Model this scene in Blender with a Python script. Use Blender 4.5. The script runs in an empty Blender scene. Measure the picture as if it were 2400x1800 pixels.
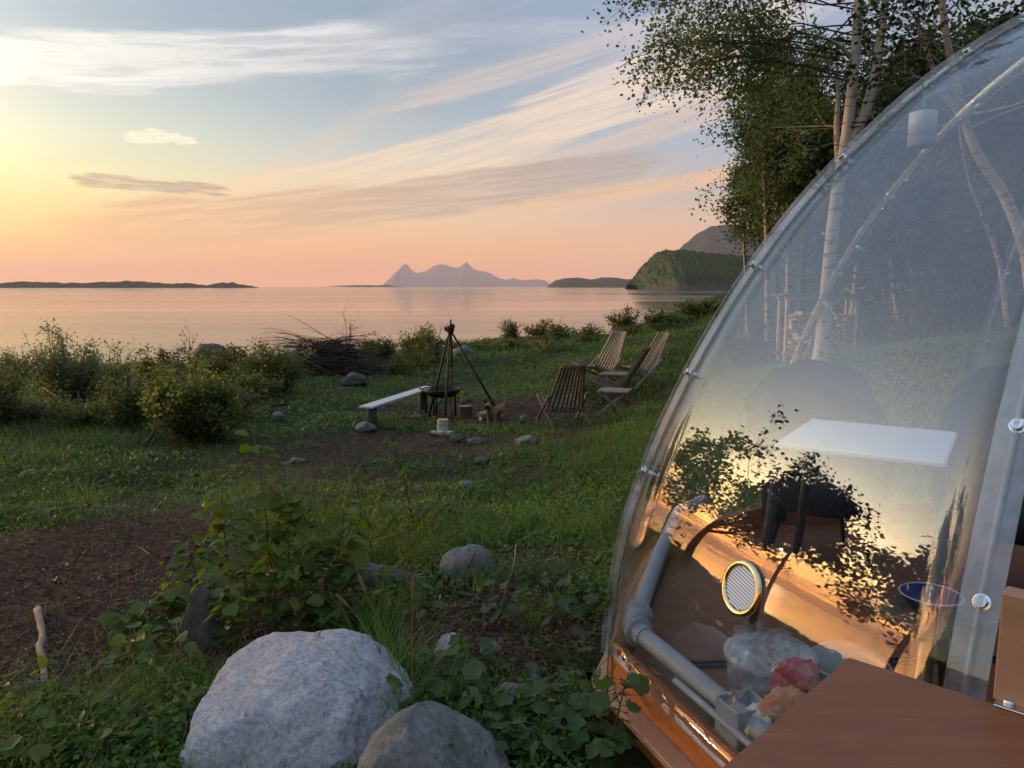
import bpy, bmesh, math
import numpy as np
from mathutils import Vector, Matrix, noise as mnoise

SC = bpy.context.scene
COL = SC.collection
RAD = math.radians

# ------------------------------------------------------------------ camera
CAM_Z = 1.65
PITCH = RAD(7.5)
FOC = 1733.0                       # focal length in pixels of the 2400 px wide photograph
cam_data = bpy.data.cameras.new('camera')
cam_data.sensor_fit = 'HORIZONTAL'
cam_data.sensor_width = 36.0
cam_data.lens = 36.0 * FOC / 2400.0
cam_data.clip_start = 0.05
cam_data.clip_end = 120000.0
cam = bpy.data.objects.new('camera', cam_data)
cam.location = (0, 0, CAM_Z)
cam.rotation_euler = (math.pi / 2 - PITCH, 0, 0)
COL.objects.link(cam)
SC.camera = cam

# ------------------------------------------------------------------ light
SUN_AZ = RAD(-66.5)                # measured from +Y, negative to the left
SUN_EL = RAD(8.0)
SUN_DIR = Vector((math.sin(SUN_AZ) * math.cos(SUN_EL), math.cos(SUN_AZ) * math.cos(SUN_EL), math.sin(SUN_EL)))
sun_data = bpy.data.lights.new('sun', 'SUN')
sun_data.energy = 1.5
sun_data.angle = RAD(4.0)
sun_data.color = (1.0, 0.62, 0.34)
sun = bpy.data.objects.new('sun', sun_data)
sun.rotation_euler = SUN_DIR.to_track_quat('Z', 'Y').to_euler()
COL.objects.link(sun)

SC.view_settings.view_transform = 'Standard'
SC.view_settings.look = 'None'
SC.view_settings.exposure = 0.72
SC.view_settings.gamma = 1.0
SC.view_settings.use_curve_mapping = False
SC.render.engine = 'CYCLES'
SC.cycles.use_denoising = True
SC.cycles.max_bounces = 10
SC.cycles.transparent_max_bounces = 28
SC.cycles.transmission_bounces = 6
SC.cycles.glossy_bounces = 5
SC.cycles.diffuse_bounces = 3
SC.cycles.volume_bounces = 0
SC.cycles.sample_clamp_indirect = 6.0


def lin(r, g, b):
    f = lambda c: (c / 255 / 12.92) if c / 255 <= 0.04045 else ((c / 255 + 0.055) / 1.055) ** 2.4
    return (f(r), f(g), f(b), 1.0)


# small node helper -------------------------------------------------
class NT:
    def __init__(self, tree):
        self.t = tree
        self.n = tree.nodes
        self.l = tree.links

    def node(self, typ, **kw):
        nd = self.n.new(typ)
        for k, v in kw.items():
            setattr(nd, k, v)
        return nd

    def put(self, sock, val):
        if val is None:
            return
        if isinstance(val, bpy.types.NodeSocket):
            self.l.new(val, sock)
        else:
            sock.default_value = val

    def math(self, op, a, b=None, c=None, clamp=False):
        nd = self.node('ShaderNodeMath', operation=op, use_clamp=clamp)
        self.put(nd.inputs[0], a)
        self.put(nd.inputs[1], b)
        self.put(nd.inputs[2], c)
        return nd.outputs[0]

    def add(self, a, b): return self.math('ADD', a, b)
    def sub(self, a, b): return self.math('SUBTRACT', a, b)
    def mul(self, a, b): return self.math('MULTIPLY', a, b)
    def div(self, a, b): return self.math('DIVIDE', a, b)

    def maprange(self, v, a, b, c=0.0, d=1.0, mode='SMOOTHSTEP'):
        nd = self.node('ShaderNodeMapRange', interpolation_type=mode)
        nd.clamp = True
        self.put(nd.inputs['Value'], v)
        for k, x in zip(('From Min', 'From Max', 'To Min', 'To Max'), (a, b, c, d)):
            self.put(nd.inputs[k], x)
        return nd.outputs['Result']

    def xyz(self, x, y, z=0.0):
        nd = self.node('ShaderNodeCombineXYZ')
        for i, v in enumerate((x, y, z)):
            self.put(nd.inputs[i], v)
        return nd.outputs[0]

    def noise(self, vec, scale, detail=4.0, rough=0.55, dist=0.0, out='Fac'):
        nd = self.node('ShaderNodeTexNoise')
        self.put(nd.inputs['Vector'], vec)
        nd.inputs['Scale'].default_value = scale
        nd.inputs['Detail'].default_value = detail
        nd.inputs['Roughness'].default_value = rough
        nd.inputs['Distortion'].default_value = dist
        return nd.outputs[out]

    def ramp(self, fac, stops, interp='LINEAR'):
        nd = self.node('ShaderNodeValToRGB')
        cr = nd.color_ramp
        cr.interpolation = interp
        while len(cr.elements) < len(stops):
            cr.elements.new(0.5)
        for e, (p, c) in zip(cr.elements, stops):
            e.position = p
            e.color = c if len(c) == 4 else (*c, 1.0)
        self.put(nd.inputs[0], fac)
        return nd.outputs[0]

    def mix(self, fac, a, b, blend='MIX'):
        nd = self.node('ShaderNodeMix', data_type='RGBA', blend_type=blend)
        self.put(nd.inputs[0], fac)
        self.put(nd.inputs[6], a)
        self.put(nd.inputs[7], b)
        return nd.outputs[2]


# ------------------------------------------------------------------ world: dusk sky with cirrus
def build_world():
    w = bpy.data.worlds.new('World')
    SC.world = w
    w.use_nodes = True
    w.cycles.sampling_method = 'MANUAL'
    w.cycles.sample_map_resolution = 512
    t = NT(w.node_tree)
    t.n.clear()
    tc = t.node('ShaderNodeTexCoord')
    nrm = t.node('ShaderNodeVectorMath', operation='NORMALIZE')
    t.l.new(tc.outputs['Generated'], nrm.inputs[0])
    D = nrm.outputs[0]
    sep = t.node('ShaderNodeSeparateXYZ')
    t.l.new(D, sep.inputs[0])
    x, y, z = sep.outputs
    az = t.mul(t.math('ARCTAN2', x, y), 180 / math.pi)
    el = t.mul(t.math('ARCSINE', z), 180 / math.pi)
    elc = t.math('MAXIMUM', el, 0.0)
    # height ramps, position = sqrt(el/90) so that the low sky gets the resolution
    pos = t.math('SQRT', t.div(elc, 90.0))
    P = lambda e: math.sqrt(e / 90.0)
    left = t.ramp(pos, [(0, lin(244, 136, 66)), (P(1.2), lin(245, 150, 76)), (P(3), lin(247, 182, 104)), (P(5), lin(251, 220, 134)),
                        (P(7.5), lin(248, 244, 178)), (P(10), lin(232, 236, 204)), (P(13), lin(205, 217, 213)), (P(17), lin(168, 186, 196)),
                        (P(22), lin(158, 176, 200)), (P(32), lin(178, 198, 228)), (1, lin(186, 206, 234))])
    mid = t.ramp(pos, [(0, lin(238, 130, 80)), (P(1.2), lin(240, 144, 90)), (P(3), lin(241, 174, 124)), (P(5), lin(236, 200, 160)),
                       (P(7.5), lin(226, 212, 190)), (P(10), lin(196, 203, 203)), (P(13), lin(164, 182, 196)), (P(17), lin(150, 170, 188)),
                       (P(22), lin(142, 160, 182)), (P(32), lin(140, 162, 192)), (1, lin(164, 186, 216))])
    right = t.ramp(pos, [(0, lin(226, 146, 112)), (P(1.2), lin(230, 154, 118)), (P(3), lin(230, 172, 140)), (P(5), lin(218, 184, 166)),
                         (P(7.5), lin(192, 182, 184)), (P(10), lin(176, 184, 200)), (P(13), lin(170, 184, 206)), (P(17), lin(160, 176, 202)),
                         (P(22), lin(150, 168, 196)), (P(32), lin(134, 158, 192)), (1, lin(164, 186, 216))])
    base = t.mix(t.maprange(az, -36.0, -6.0), left, mid)
    base = t.mix(t.maprange(az, -8.0, 16.0), base, right)
    # the sky behind the viewer is the plain blue-grey dusk sky
    back = t.ramp(pos, [(0, lin(178, 160, 160)), (P(4), lin(172, 168, 178)), (P(12), lin(150, 162, 184)), (P(30), lin(130, 152, 186)), (1, lin(164, 186, 216))])
    absaz = t.math('ABSOLUTE', t.add(az, 60.0))
    absaz = t.math('MINIMUM', absaz, t.sub(360.0, absaz))
    base = t.mix(t.maprange(absaz, 75.0, 150.0), base, back)

    # ---- cirrus: each band lives in rotated (azimuth, elevation) degrees
    def band(theta, t0, w_lo, w_hi, s0, s1, fade, ks, kt, seed, lo, hi, bend=0.0):
        c, s = math.cos(RAD(theta)), math.sin(RAD(theta))
        S = t.add(t.mul(az, c), t.mul(el, s))
        T = t.sub(t.mul(el, c), t.mul(az, s))
        if bend:
            T = t.sub(T, t.mul(t.mul(S, S), bend))
        vec = t.xyz(t.mul(S, ks), t.mul(T, kt), seed)
        n = t.noise(vec, 1.0, 5.0, 0.58, 0.6)
        wob = t.noise(t.xyz(t.mul(S, ks * 0.6), seed, 3.1), 1.0, 3.0, 0.5)
        T2 = t.add(T, t.mul(t.sub(wob, 0.5), w_lo + w_hi))
        m = t.mul(t.maprange(T2, t0 - 1.25 * w_lo, t0 - 0.15 * w_lo), t.maprange(T2, t0 + 0.15 * w_hi, t0 + 1.25 * w_hi, 1.0, 0.0))
        m = t.mul(m, t.mul(t.maprange(S, s0 - fade, s0 + fade), t.maprange(S, s1 - fade, s1 + fade, 1.0, 0.0)))
        hard = t.maprange(m, 0.02, 0.35)
        n2 = t.noise(t.xyz(t.mul(S, ks * 2.2), t.mul(T, kt * 3.2), seed + 9.0), 1.0, 3.0, 0.62, 0.5)
        hard = t.mul(hard, t.maprange(n2, 0.34, 0.60, 0.42, 1.0))
        return t.mul(hard, t.maprange(t.add(n, t.mul(t.sub(m, 1.0), 0.42)), lo - 0.04, hi - 0.10)), m, n

    leftness = t.maprange(az, -40.0, 5.0, 1.0, 0.0)
    col = base
    # faint general cirrus veil, all round the sky
    th = RAD(16)
    S = t.add(t.mul(az, math.cos(th)), t.mul(el, math.sin(th)))
    T = t.sub(t.mul(el, math.cos(th)), t.mul(az, math.sin(th)))
    veil = t.noise(t.xyz(t.mul(S, 0.05), t.mul(T, 0.32), 4.0), 1.0, 5.0, 0.6, 0.8)
    veil = t.mul(t.maprange(veil, 0.48, 0.78), t.maprange(el, 1.0, 6.0))
    veil = t.mul(veil, t.maprange(el, 30.0, 80.0, 1.0, 0.5))
    veilc = t.ramp(t.div(elc, 30.0), [(0, lin(240, 190, 150)), (0.3, lin(240, 212, 184)), (0.6, lin(222, 212, 206)), (1, lin(200, 204, 214))])
    col = t.mix(t.mul(veil, t.maprange(el, 18.0, 35.0, 0.38, 0.75)), col, veilc)
    # B: long peach streak rising from lower left to upper right
    a, m, n = band(15.5, 11.4, 3.4, 2.4, -24, 26, 8, 0.055, 0.95, 1.7, 0.26, 0.58)
    cB = t.ramp(t.div(elc, 22.0), [(0.15, lin(255, 200, 146)), (0.4, lin(255, 224, 186)), (0.65, lin(252, 226, 204)), (1, lin(236, 222, 222))])
    col = t.mix(t.mul(a, 0.92), col, cB)
    a, m, n = band(17.5, 7.6, 1.6, 1.4, -4, 26, 6, 0.05, 1.2, 61.7, 0.24, 0.56)
    col = t.mix(t.mul(a, 0.75), col, lin(240, 205, 176))
    a, m, n = band(14.0, 14.6, 1.3, 1.2, -6, 26, 7, 0.05, 1.1, 67.7, 0.28, 0.60)
    col = t.mix(t.mul(a, 0.6), col, lin(234, 208, 194))
    # C: mauve-grey band under it
    a, m, n = band(7.0, 7.2, 2.1, 1.9, -29, 11, 5, 0.075, 0.80, 8.3, 0.14, 0.42)
    cC = t.ramp(t.maprange(az, -36.0, 6.0, 0.0, 1.0, 'LINEAR'), [(0, lin(244, 176, 112)), (0.4, lin(222, 172, 134)), (0.75, lin(192, 164, 148)), (1, lin(182, 164, 158))])
    col = t.mix(t.mul(a, 0.90), col, cC)
    # D: thin orange streaks low on the right
    a, m, n = band(7.6, 5.75, 1.0, 1.0, -1, 26, 4, 0.07, 1.3, 15.1, 0.22, 0.54)
    col = t.mix(t.mul(a, 0.85), col, lin(244, 194, 150))
    # A: white cirrus sheet across the top left
    a, m, n = band(6.5, 17.5, 2.4, 2.0, -60, -2, 12, 0.07, 0.60, 22.7, 0.20, 0.54, 0.0)
    cA = t.mix(leftness, lin(214, 212, 222), (1.16, 1.10, 0.94, 1))
    cA = t.mix(t.maprange(n, 0.35, 0.65), t.mix(0.35, cA, lin(170, 176, 184)), cA)
    col = t.mix(t.mul(a, 0.92), col, cA)
    a, m, n = band(3.0, 17.6, 1.6, 1.4, -10, 20, 8, 0.07, 0.5, 31.7, 0.30, 0.66)
    col = t.mix(t.mul(a, 0.7), col, t.mix(leftness, lin(200, 198, 208), lin(240, 228, 212)))
    # small dark cloud at the left, and two small bright puffs
    a, m, n = band(-2.2, 5.95, 0.60, 0.50, -30.5, -21.0, 1.6, 0.22, 2.8, 41.3, 0.26, 0.46)
    col = t.mix(t.mul(a, 0.85), col, lin(176, 146, 128))
    a, m, n = band(0.0, 10.0, 0.55, 0.6, -26.8, -22.3, 0.7, 0.75, 1.6, 53.9, 0.26, 0.50)
    col = t.mix(t.mul(a, 0.85), col, (1.12, 1.03, 0.76, 1))

    # ---- glow round the low sun (left of the frame, behind thin cloud)
    # the low sky is dimmer than the open sky overhead
    dim = t.node('ShaderNodeVectorMath', operation='SCALE')
    t.l.new(col, dim.inputs[0]); t.put(dim.inputs['Scale'], t.maprange(el, 14.0, 36.0, 0.69, 1.0))
    col = dim.outputs[0]
    daz = t.sub(az, math.degrees(SUN_AZ))
    dele = t.mul(t.sub(el, math.degrees(SUN_EL)), 1.75)
    ang2 = t.add(t.mul(daz, daz), t.mul(dele, dele))     # the glow lies flat along the horizon
    def gauss(sig):
        return t.math('EXPONENT', t.mul(ang2, -1.0 / (sig * sig)))
    def addc(c, fac, rgb):
        nd = t.node('ShaderNodeVectorMath', operation='SCALE')
        nd.inputs[0].default_value = rgb
        t.put(nd.inputs['Scale'], fac)
        return t.mix(1.0, c, nd.outputs[0], 'ADD')
    # low cloud bank in front of the sun: grey mauve bands with gold edges, only in that part of the sky
    near = t.mul(t.maprange(absaz, 50.0, 22.0), t.maprange(az, -38.0, -48.0))
    bank = t.noise(t.xyz(t.mul(az, 0.06), t.mul(el, 0.75), 91.0), 1.0, 4.0, 0.6, 0.5)
    bk = t.mul(t.maprange(bank, 0.42, 0.56), t.mul(t.maprange(el, 0.3, 1.2), t.maprange(el, 5.5, 8.5, 1.0, 0.0)))
    sunside = t.sub(az, math.degrees(SUN_AZ))
    sunside = t.div(sunside, 15.0)
    sunside = t.math('EXPONENT', t.mul(t.mul(sunside, sunside), -1.0))
    streak = t.noise(t.xyz(t.mul(az, 0.08), t.mul(el, 1.1), 77.0), 1.0, 5.0, 0.6, 0.4)
    streak = t.maprange(streak, 0.36, 0.64, 0.25, 1.0)
    col = addc(col, t.mul(gauss(6.0), streak), (4.0, 2.2, 0.6))
    warm = t.ramp(t.div(elc, 24.0), [(0.0, (1.0, 0.24, 0.03, 1)), (0.18, (1.0, 0.36, 0.06, 1)), (0.42, (1.0, 0.62, 0.19, 1)), (1.0, (1.0, 0.84, 0.48, 1))])
    def addw(c, k):
        nd = t.node('ShaderNodeVectorMath', operation='SCALE')
        t.l.new(warm, nd.inputs[0]); t.put(nd.inputs['Scale'], k)
        return t.mix(1.0, c, nd.outputs[0], 'ADD')
    def line(e0, sig):
        wav = t.noise(t.xyz(t.mul(az, 0.11), e0, 5.0), 1.0, 3.0, 0.5)
        q = t.div(t.sub(t.add(el, t.mul(t.sub(wav, 0.5), 1.6)), e0), sig)
        return t.mul(t.math('EXPONENT', t.mul(t.mul(q, q), -1.0)), sunside)
    fine = t.maprange(t.noise(t.xyz(t.mul(az, 0.10), t.mul(el, 2.4), 63.0), 1.0, 4.0, 0.6, 0.3), 0.42, 0.60, 0.05, 1.0)
    col = addc(col, t.mul(line(3.9, 0.75), fine), (22.0, 8.0, 0.9))
    col = addc(col, t.mul(line(2.0, 0.40), fine), (18.0, 4.6, 0.4))
    col = addw(col, t.mul(gauss(11.0), 4.0))
    col = t.mix(t.mul(t.mul(bk, near), 0.85), col, (0.36, 0.24, 0.20, 1))
    col = addw(col, t.mul(gauss(16.5), 7.6))
    # veil of bright high haze above the sun
    va = t.div(daz, 21.0); ve = t.div(t.sub(el, 21.0), 13.0)
    veilglow = t.math('EXPONENT', t.mul(t.add(t.mul(va, va), t.mul(ve, ve)), -1.0))
    col = addc(col, veilglow, (1.25, 1.22, 1.12))

    # the lowest sky is brighter and more orange, as it is seen through the haze
    lowk = t.mul(t.math('EXPONENT', t.mul(elc, -0.40)), t.maprange(absaz, 150.0, 80.0))
    col = addc(col, lowk, (0.46, 0.20, 0.06))

    sky = t.node('ShaderNodeTexSky', sky_type='NISHITA')
    sky.sun_disc = False
    sky.sun_elevation = SUN_EL
    sky.sun_rotation = SUN_AZ
    sky.altitude = 0.0
    bg1 = t.node('ShaderNodeBackground')
    bg1.inputs['Strength'].default_value = 0.015
    t.l.new(sky.outputs[0], bg1.inputs[0])
    bg2 = t.node('ShaderNodeBackground')
    bg2.inputs['Strength'].default_value = 0.80
    t.l.new(col, bg2.inputs[0])
    ad = t.node('ShaderNodeAddShader')
    t.l.new(bg1.outputs[0], ad.inputs[0])
    t.l.new(bg2.outputs[0], ad.inputs[1])
    out = t.node('ShaderNodeOutputWorld')
    t.l.new(ad.outputs[0], out.inputs['Surface'])


build_world()


# ------------------------------------------------------------------ geometry helpers
def tag(o, label=None, cat=None, group=None, kind=None):
    if label: o['label'] = label
    if cat: o['category'] = cat
    if group: o['group'] = group
    if kind: o['kind'] = kind
    return o


def empty(name, loc=(0, 0, 0), rz=0.0, label=None, cat=None, group=None):
    o = bpy.data.objects.new(name, None)
    o.location = loc
    o.rotation_euler = (0, 0, rz)
    o.empty_display_size = 0.1
    COL.objects.link(o)
    return tag(o, label, cat, group)


def link(name, me, parent=None, mats=None, smooth=None):
    o = bpy.data.objects.new(name, me)
    COL.objects.link(o)
    if mats is not None:
        for m in (mats if isinstance(mats, (list, tuple)) else [mats]):
            me.materials.append(m)
    if smooth is not None:
        me.polygons.foreach_set('use_smooth', [smooth] * len(me.polygons))
    if parent is not None:
        o.parent = parent
    return o


def mesh_np(name, V, faces, matidx=None):
    """faces: list of integer arrays, each (n, k)."""
    me = bpy.data.meshes.new(name)
    V = np.asarray(V, dtype=np.float32)
    faces = [np.asarray(f, dtype=np.int32) for f in faces if len(f)]
    me.vertices.add(len(V))
    me.vertices.foreach_set('co', V.ravel())
    nl = sum(f.size for f in faces)
    nf = sum(len(f) for f in faces)
    me.loops.add(nl)
    me.loops.foreach_set('vertex_index', np.concatenate([f.ravel() for f in faces]))
    me.polygons.add(nf)
    starts, p = [], 0
    for f in faces:
        starts.append(p + np.arange(len(f)) * f.shape[1])
        p += f.size
    me.polygons.foreach_set('loop_start', np.concatenate(starts).astype(np.int32))
    if matidx is not None:
        me.polygons.foreach_set('material_index', np.asarray(matidx, dtype=np.int32))
    me.update(calc_edges=True)
    return me


class MB:
    """collects shapes, then links them as ONE mesh object"""
    def __init__(self):
        self.v, self.f3, self.f4, self.fn, self.n = [], [], [], [], 0

    def add(self, V, F):
        V = np.asarray(V, float).reshape(-1, 3)
        for f in F:
            f = np.asarray(f)
            if f.ndim == 1:
                f = f[None]
            g = f + self.n
            (self.f3 if f.shape[1] == 3 else self.f4 if f.shape[1] == 4 else self.fn).append(g)
        self.v.append(V)
        self.n += len(V)
        return self

    def box(self, c, size, rot=None, bevel=0.0):
        h = np.array(size, float) / 2
        if bevel > 0:
            b = min(bevel, h.min() * 0.9)
            pts, idx = [], {}
            for sx in (-1, 1):
                for sy in (-1, 1):
                    for sz in (-1, 1):
                        for ax in range(3):
                            s = np.array([sx, sy, sz]) * h
                            t = np.array([sx, sy, sz]) * (h - b)
                            t[ax] = s[ax]
                            idx[(sx, sy, sz, ax)] = len(pts)
                            pts.append(t)
            F4, F3 = [], []
            for ax in range(3):
                o1, o2 = [a for a in range(3) if a != ax]
                for s in (-1, 1):
                    q = []
                    for a, b2 in ((-1, -1), (1, -1), (1, 1), (-1, 1)):
                        k = [0, 0, 0]; k[ax] = s; k[o1] = a; k[o2] = b2
                        q.append(idx[(*k, ax)])
                    F4.append(q)
            for ax in range(3):
                o1, o2 = [a for a in range(3) if a != ax]
                for a in (-1, 1):
                    for b2 in (-1, 1):
                        k0 = [0, 0, 0]; k0[o1] = a; k0[o2] = b2; k0[ax] = -1
                        k1 = list(k0); k1[ax] = 1
                        F4.append([idx[(*k0, o1)], idx[(*k1, o1)], idx[(*k1, o2)], idx[(*k0, o2)]])
            for sx in (-1, 1):
                for sy in (-1, 1):
                    for sz in (-1, 1):
                        F3.append([idx[(sx, sy, sz, a)] for a in range(3)])
            V = np.array(pts)
            F = [np.array(F4), np.array(F3)]
        else:
            V = np.array([[x, y, z] for x in (-1, 1) for y in (-1, 1) for z in (-1, 1)]) * h
            F = [np.array([[0, 1, 3, 2], [4, 6, 7, 5], [0, 4, 5, 1], [2, 3, 7, 6], [0, 2, 6, 4], [1, 5, 7, 3]])]
        if rot is not None:
            V = V @ np.array(rot).T
        return self.add(V + np.array(c, float), F)

    def bar(self, a, b, w, h, up=(0, 0, 1), bevel=0.0):
        """box whose length runs from a to b; w across, h along up"""
        a, b = np.array(a, float), np.array(b, float)
        d = b - a
        L = np.linalg.norm(d)
        y = d / L
        z = np.array(up, float)
        x = np.cross(y, z)
        if np.linalg.norm(x) < 1e-6:
            x = np.cross(y, (1, 0, 0))
        x /= np.linalg.norm(x)
        z = np.cross(x, y)
        return self.box((a + b) / 2, (w, L, h), np.stack([x, y, z], 1), bevel)

    def tube(self, pts, rad, k=8, caps=True, closed=False):
        pts = np.array(pts, float)
        n = len(pts)
        rad = np.full(n, rad, float) if np.isscalar(rad) else np.asarray(rad, float)
        if closed:
            tan = np.roll(pts, -1, 0) - np.roll(pts, 1, 0)
        else:
            tan = np.gradient(pts, axis=0)
        tan /= np.linalg.norm(tan, axis=1)[:, None] + 1e-12
        ref = np.array([0, 0, 1.0]) if abs(tan[0][2]) < 0.9 else np.array([1.0, 0, 0])
        N = np.empty_like(pts)
        x = np.cross(ref, tan[0]); x /= np.linalg.norm(x)
        for i in range(n):
            x = x - tan[i] * (x @ tan[i])
            x /= np.linalg.norm(x) + 1e-12
            N[i] = x
        B = np.cross(tan, N)
        a = np.linspace(0, 2 * np.pi, k, endpoint=False)
        V = pts[:, None] + rad[:, None, None] * (np.cos(a)[None, :, None] * N[:, None] + np.sin(a)[None, :, None] * B[:, None])
        m = n if closed else n - 1
        i = np.arange(m)[:, None]; j = np.arange(k)[None]
        i2 = (i + 1) % n; j2 = (j + 1) % k
        F = np.stack([i * k + j, i * k + j2, i2 * k + j2, i2 * k + j], -1).reshape(-1, 4)
        fs = [F]
        if caps and not closed:
            fs += [np.arange(k)[::-1], (n - 1) * k + np.arange(k)]
        return self.add(V.reshape(-1, 3), fs)

    def lathe(self, prof, c=(0, 0, 0), k=24, rot=None, closed=False):
        """prof: (r, z) pairs"""
        prof = np.array(prof, float)
        a = np.linspace(0, 2 * np.pi, k, endpoint=False)
        V = np.stack([prof[:, 0][:, None] * np.cos(a), prof[:, 0][:, None] * np.sin(a), np.repeat(prof[:, 1][:, None], k, 1)], -1).reshape(-1, 3)
        n = len(prof)
        m = n if closed else n - 1
        i = np.arange(m)[:, None]; j = np.arange(k)[None]
        i2 = (i + 1) % n
        F = np.stack([i * k + j, i * k + (j + 1) % k, i2 * k + (j + 1) % k, i2 * k + j], -1).reshape(-1, 4)
        if rot is not None:
            V = V @ np.array(rot).T
        fs = [F]
        if not closed:
            if prof[0, 0] > 1e-5: fs.append(np.arange(k)[::-1])
            if prof[-1, 0] > 1e-5: fs.append((n - 1) * k + np.arange(k))
        return self.add(V + np.array(c, float), fs)

    def mesh(self, name):
        me = mesh_np(name, np.concatenate(self.v), [np.concatenate(x) for x in (self.f3, self.f4) if x] + self.fn)
        return me

    def build(self, name, mat, parent=None, smooth=False):
        return link(name, self.mesh(name), parent, mat, smooth)


def shade_auto(o, ang=35):
    """smooth faces, sharp edges above an angle"""
    me = o.data
    me.polygons.foreach_set('use_smooth', [True] * len(me.polygons))
    bm = bmesh.new(); bm.from_mesh(me)
    for e in bm.edges:
        if len(e.link_faces) == 2 and e.calc_face_angle(0) > RAD(ang):
            e.smooth = False
    bm.to_mesh(me); bm.free()
    return o


# ------------------------------------------------------------------ camera rays (to place things where the photograph shows them)
_cp, _sp = math.cos(PITCH), math.sin(PITCH)


def ray(u, v):
    x = (u - 1200) / FOC
    y = -(v - 900) / FOC
    return np.array([x, _cp + y * _sp, -_sp + y * _cp])


def atY(u, v, Y):
    d = ray(u, v)
    return np.array([0, 0, CAM_Z]) + d * (Y / d[1])


def atZ(u, v, z):
    d = ray(u, v)
    return np.array([0, 0, CAM_Z]) + d * ((z - CAM_Z) / d[2])


# ------------------------------------------------------------------ terrain height
def vnoise(x, y, seed=0):
    x = np.asarray(x, float); y = np.asarray(y, float)
    xi = np.floor(x).astype(np.int64); yi = np.floor(y).astype(np.int64)
    fx = x - xi; fy = y - yi
    fx = fx * fx * (3 - 2 * fx); fy = fy * fy * (3 - 2 * fy)
    def h(a, b):
        n = (a * 374761393 + b * 668265263 + seed * 974711) & 0x7fffffff
        n = ((n ^ (n >> 13)) * 1274126177) & 0x7fffffff
        return ((n ^ (n >> 16)) & 0xffff) / 65535.0
    a = h(xi, yi) * (1 - fx) + h(xi + 1, yi) * fx
    b = h(xi, yi + 1) * (1 - fx) + h(xi + 1, yi + 1) * fx
    return a * (1 - fy) + b * fy


_ctrl = []
for (u, v, Y) in [(1100, 1006, 11.0), (1100, 920, 14.5), (1100, 855, 19.0), (1100, 804, 25.0), (1430, 800, 21.0), (1650, 752, 24.0),
                  (1322, 1010, 11.1), (1450, 976, 11.6), (1414, 894, 13.6), (1512, 904, 13.5), (1600, 925, 12.4), (850, 1006, 10.4), (600, 990, 11.0), (600, 880, 17.0),
                  (300, 900, 15.0), (300, 1000, 10.8),
                  (40, 1010, 10.4), (40, 900, 15.0), (700, 830, 21.0), (100, 1180, 6.6), (600, 1180, 6.4), (1100, 1200, 6.2), (1350, 1200, 6.2),
                  (1920, 850, 10.0), (1990, 838, 12.5)]:
    p = atY(u, v, Y)
    _ctrl.append(p)
_ctrl += [np.array(q, float) for q in [(0, 0, 0.0), (-2, 2.4, -0.02), (-0.6, 3.2, -0.02), (0.1, 3.3, 0.0), (2.5, 2.4, 0.05), (-8, 0, -0.2), (-14, 6, -0.5), (-9, 9, -0.4),
           (0, -6, 0.25), (6, 0, 0.35), (12, 4, 1.0), (20, 12, 2.4), (12, 20, 1.9), (20, 26, 3.0), (-12, -6, 0.0), (-18, 16, -0.7), (14, -8, 1.3), (7, 24, 1.2)]]
_ctrl = np.array(_ctrl)


def _tps(r2):
    return np.where(r2 > 1e-9, 0.5 * r2 * np.log(r2 + 1e-12), 0.0)


_n = len(_ctrl)
_K = _tps(((_ctrl[:, None, :2] - _ctrl[None, :, :2]) ** 2).sum(-1)) + np.eye(_n) * 0.4
_Pm = np.c_[np.ones(_n), _ctrl[:, :2]]
_A = np.block([[_K, _Pm], [_Pm.T, np.zeros((3, 3))]])
_W = np.linalg.solve(_A, np.r_[_ctrl[:, 2], 0, 0, 0])
SEA_Z = -2.3


def shore_y(x):
    """distance at which the bank breaks down to the shore"""
    return np.interp(x, [-30, -13, -9, -5, 0, 4, 8, 14, 40], [15.0, 17.5, 18.5, 21.0, 26.0, 26.0, 27.5, 34.0, 70.0])


def ground_z(x, y):
    x = np.atleast_1d(np.asarray(x, float)); y = np.atleast_1d(np.asarray(y, float))
    xc = np.clip(x, -20, 22); yc = np.clip(y, -8, 27)
    q = np.stack([xc, yc], -1)
    z = np.zeros(len(x))
    for i in range(0, len(x), 40000):
        qq = q[i:i + 40000]
        z[i:i + 40000] = _tps(((qq[:, None] - _ctrl[None, :, :2]) ** 2).sum(-1)) @ _W[:_n] + _W[_n] + qq @ _W[_n + 1:]
    z = z + 0.09 * np.clip(x - 22, 0, 40) + 0.02 * np.clip(-8 - y, 0, 100)
    z += 0.16 * (vnoise(x * 0.55, y * 0.55, 3) - 0.5) * np.clip((np.hypot(x, y) - 3) / 4, 0.25, 1)
    z += 0.07 * (vnoise(x * 1.7, y * 1.7, 5) - 0.5)
    # bank falls to the sea beyond the shore line
    d = y - shore_y(x)
    d = np.maximum(d, -x - np.interp(y, [-40, -5, 2, 6, 10, 14, 20], [26, 11, 8.2, 8.6, 10.5, 15, 30]))
    d = d + 1.5 * (vnoise(x * 0.4, y * 0.4, 9) - 0.5)
    fall = np.clip(d / 7.0, 0, 1)
    fall = fall * fall * (3 - 2 * fall)
    return z * (1 - fall) + (SEA_Z - 1.5) * fall


def gz(x, y):
    return float(ground_z([x], [y])[0])


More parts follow.
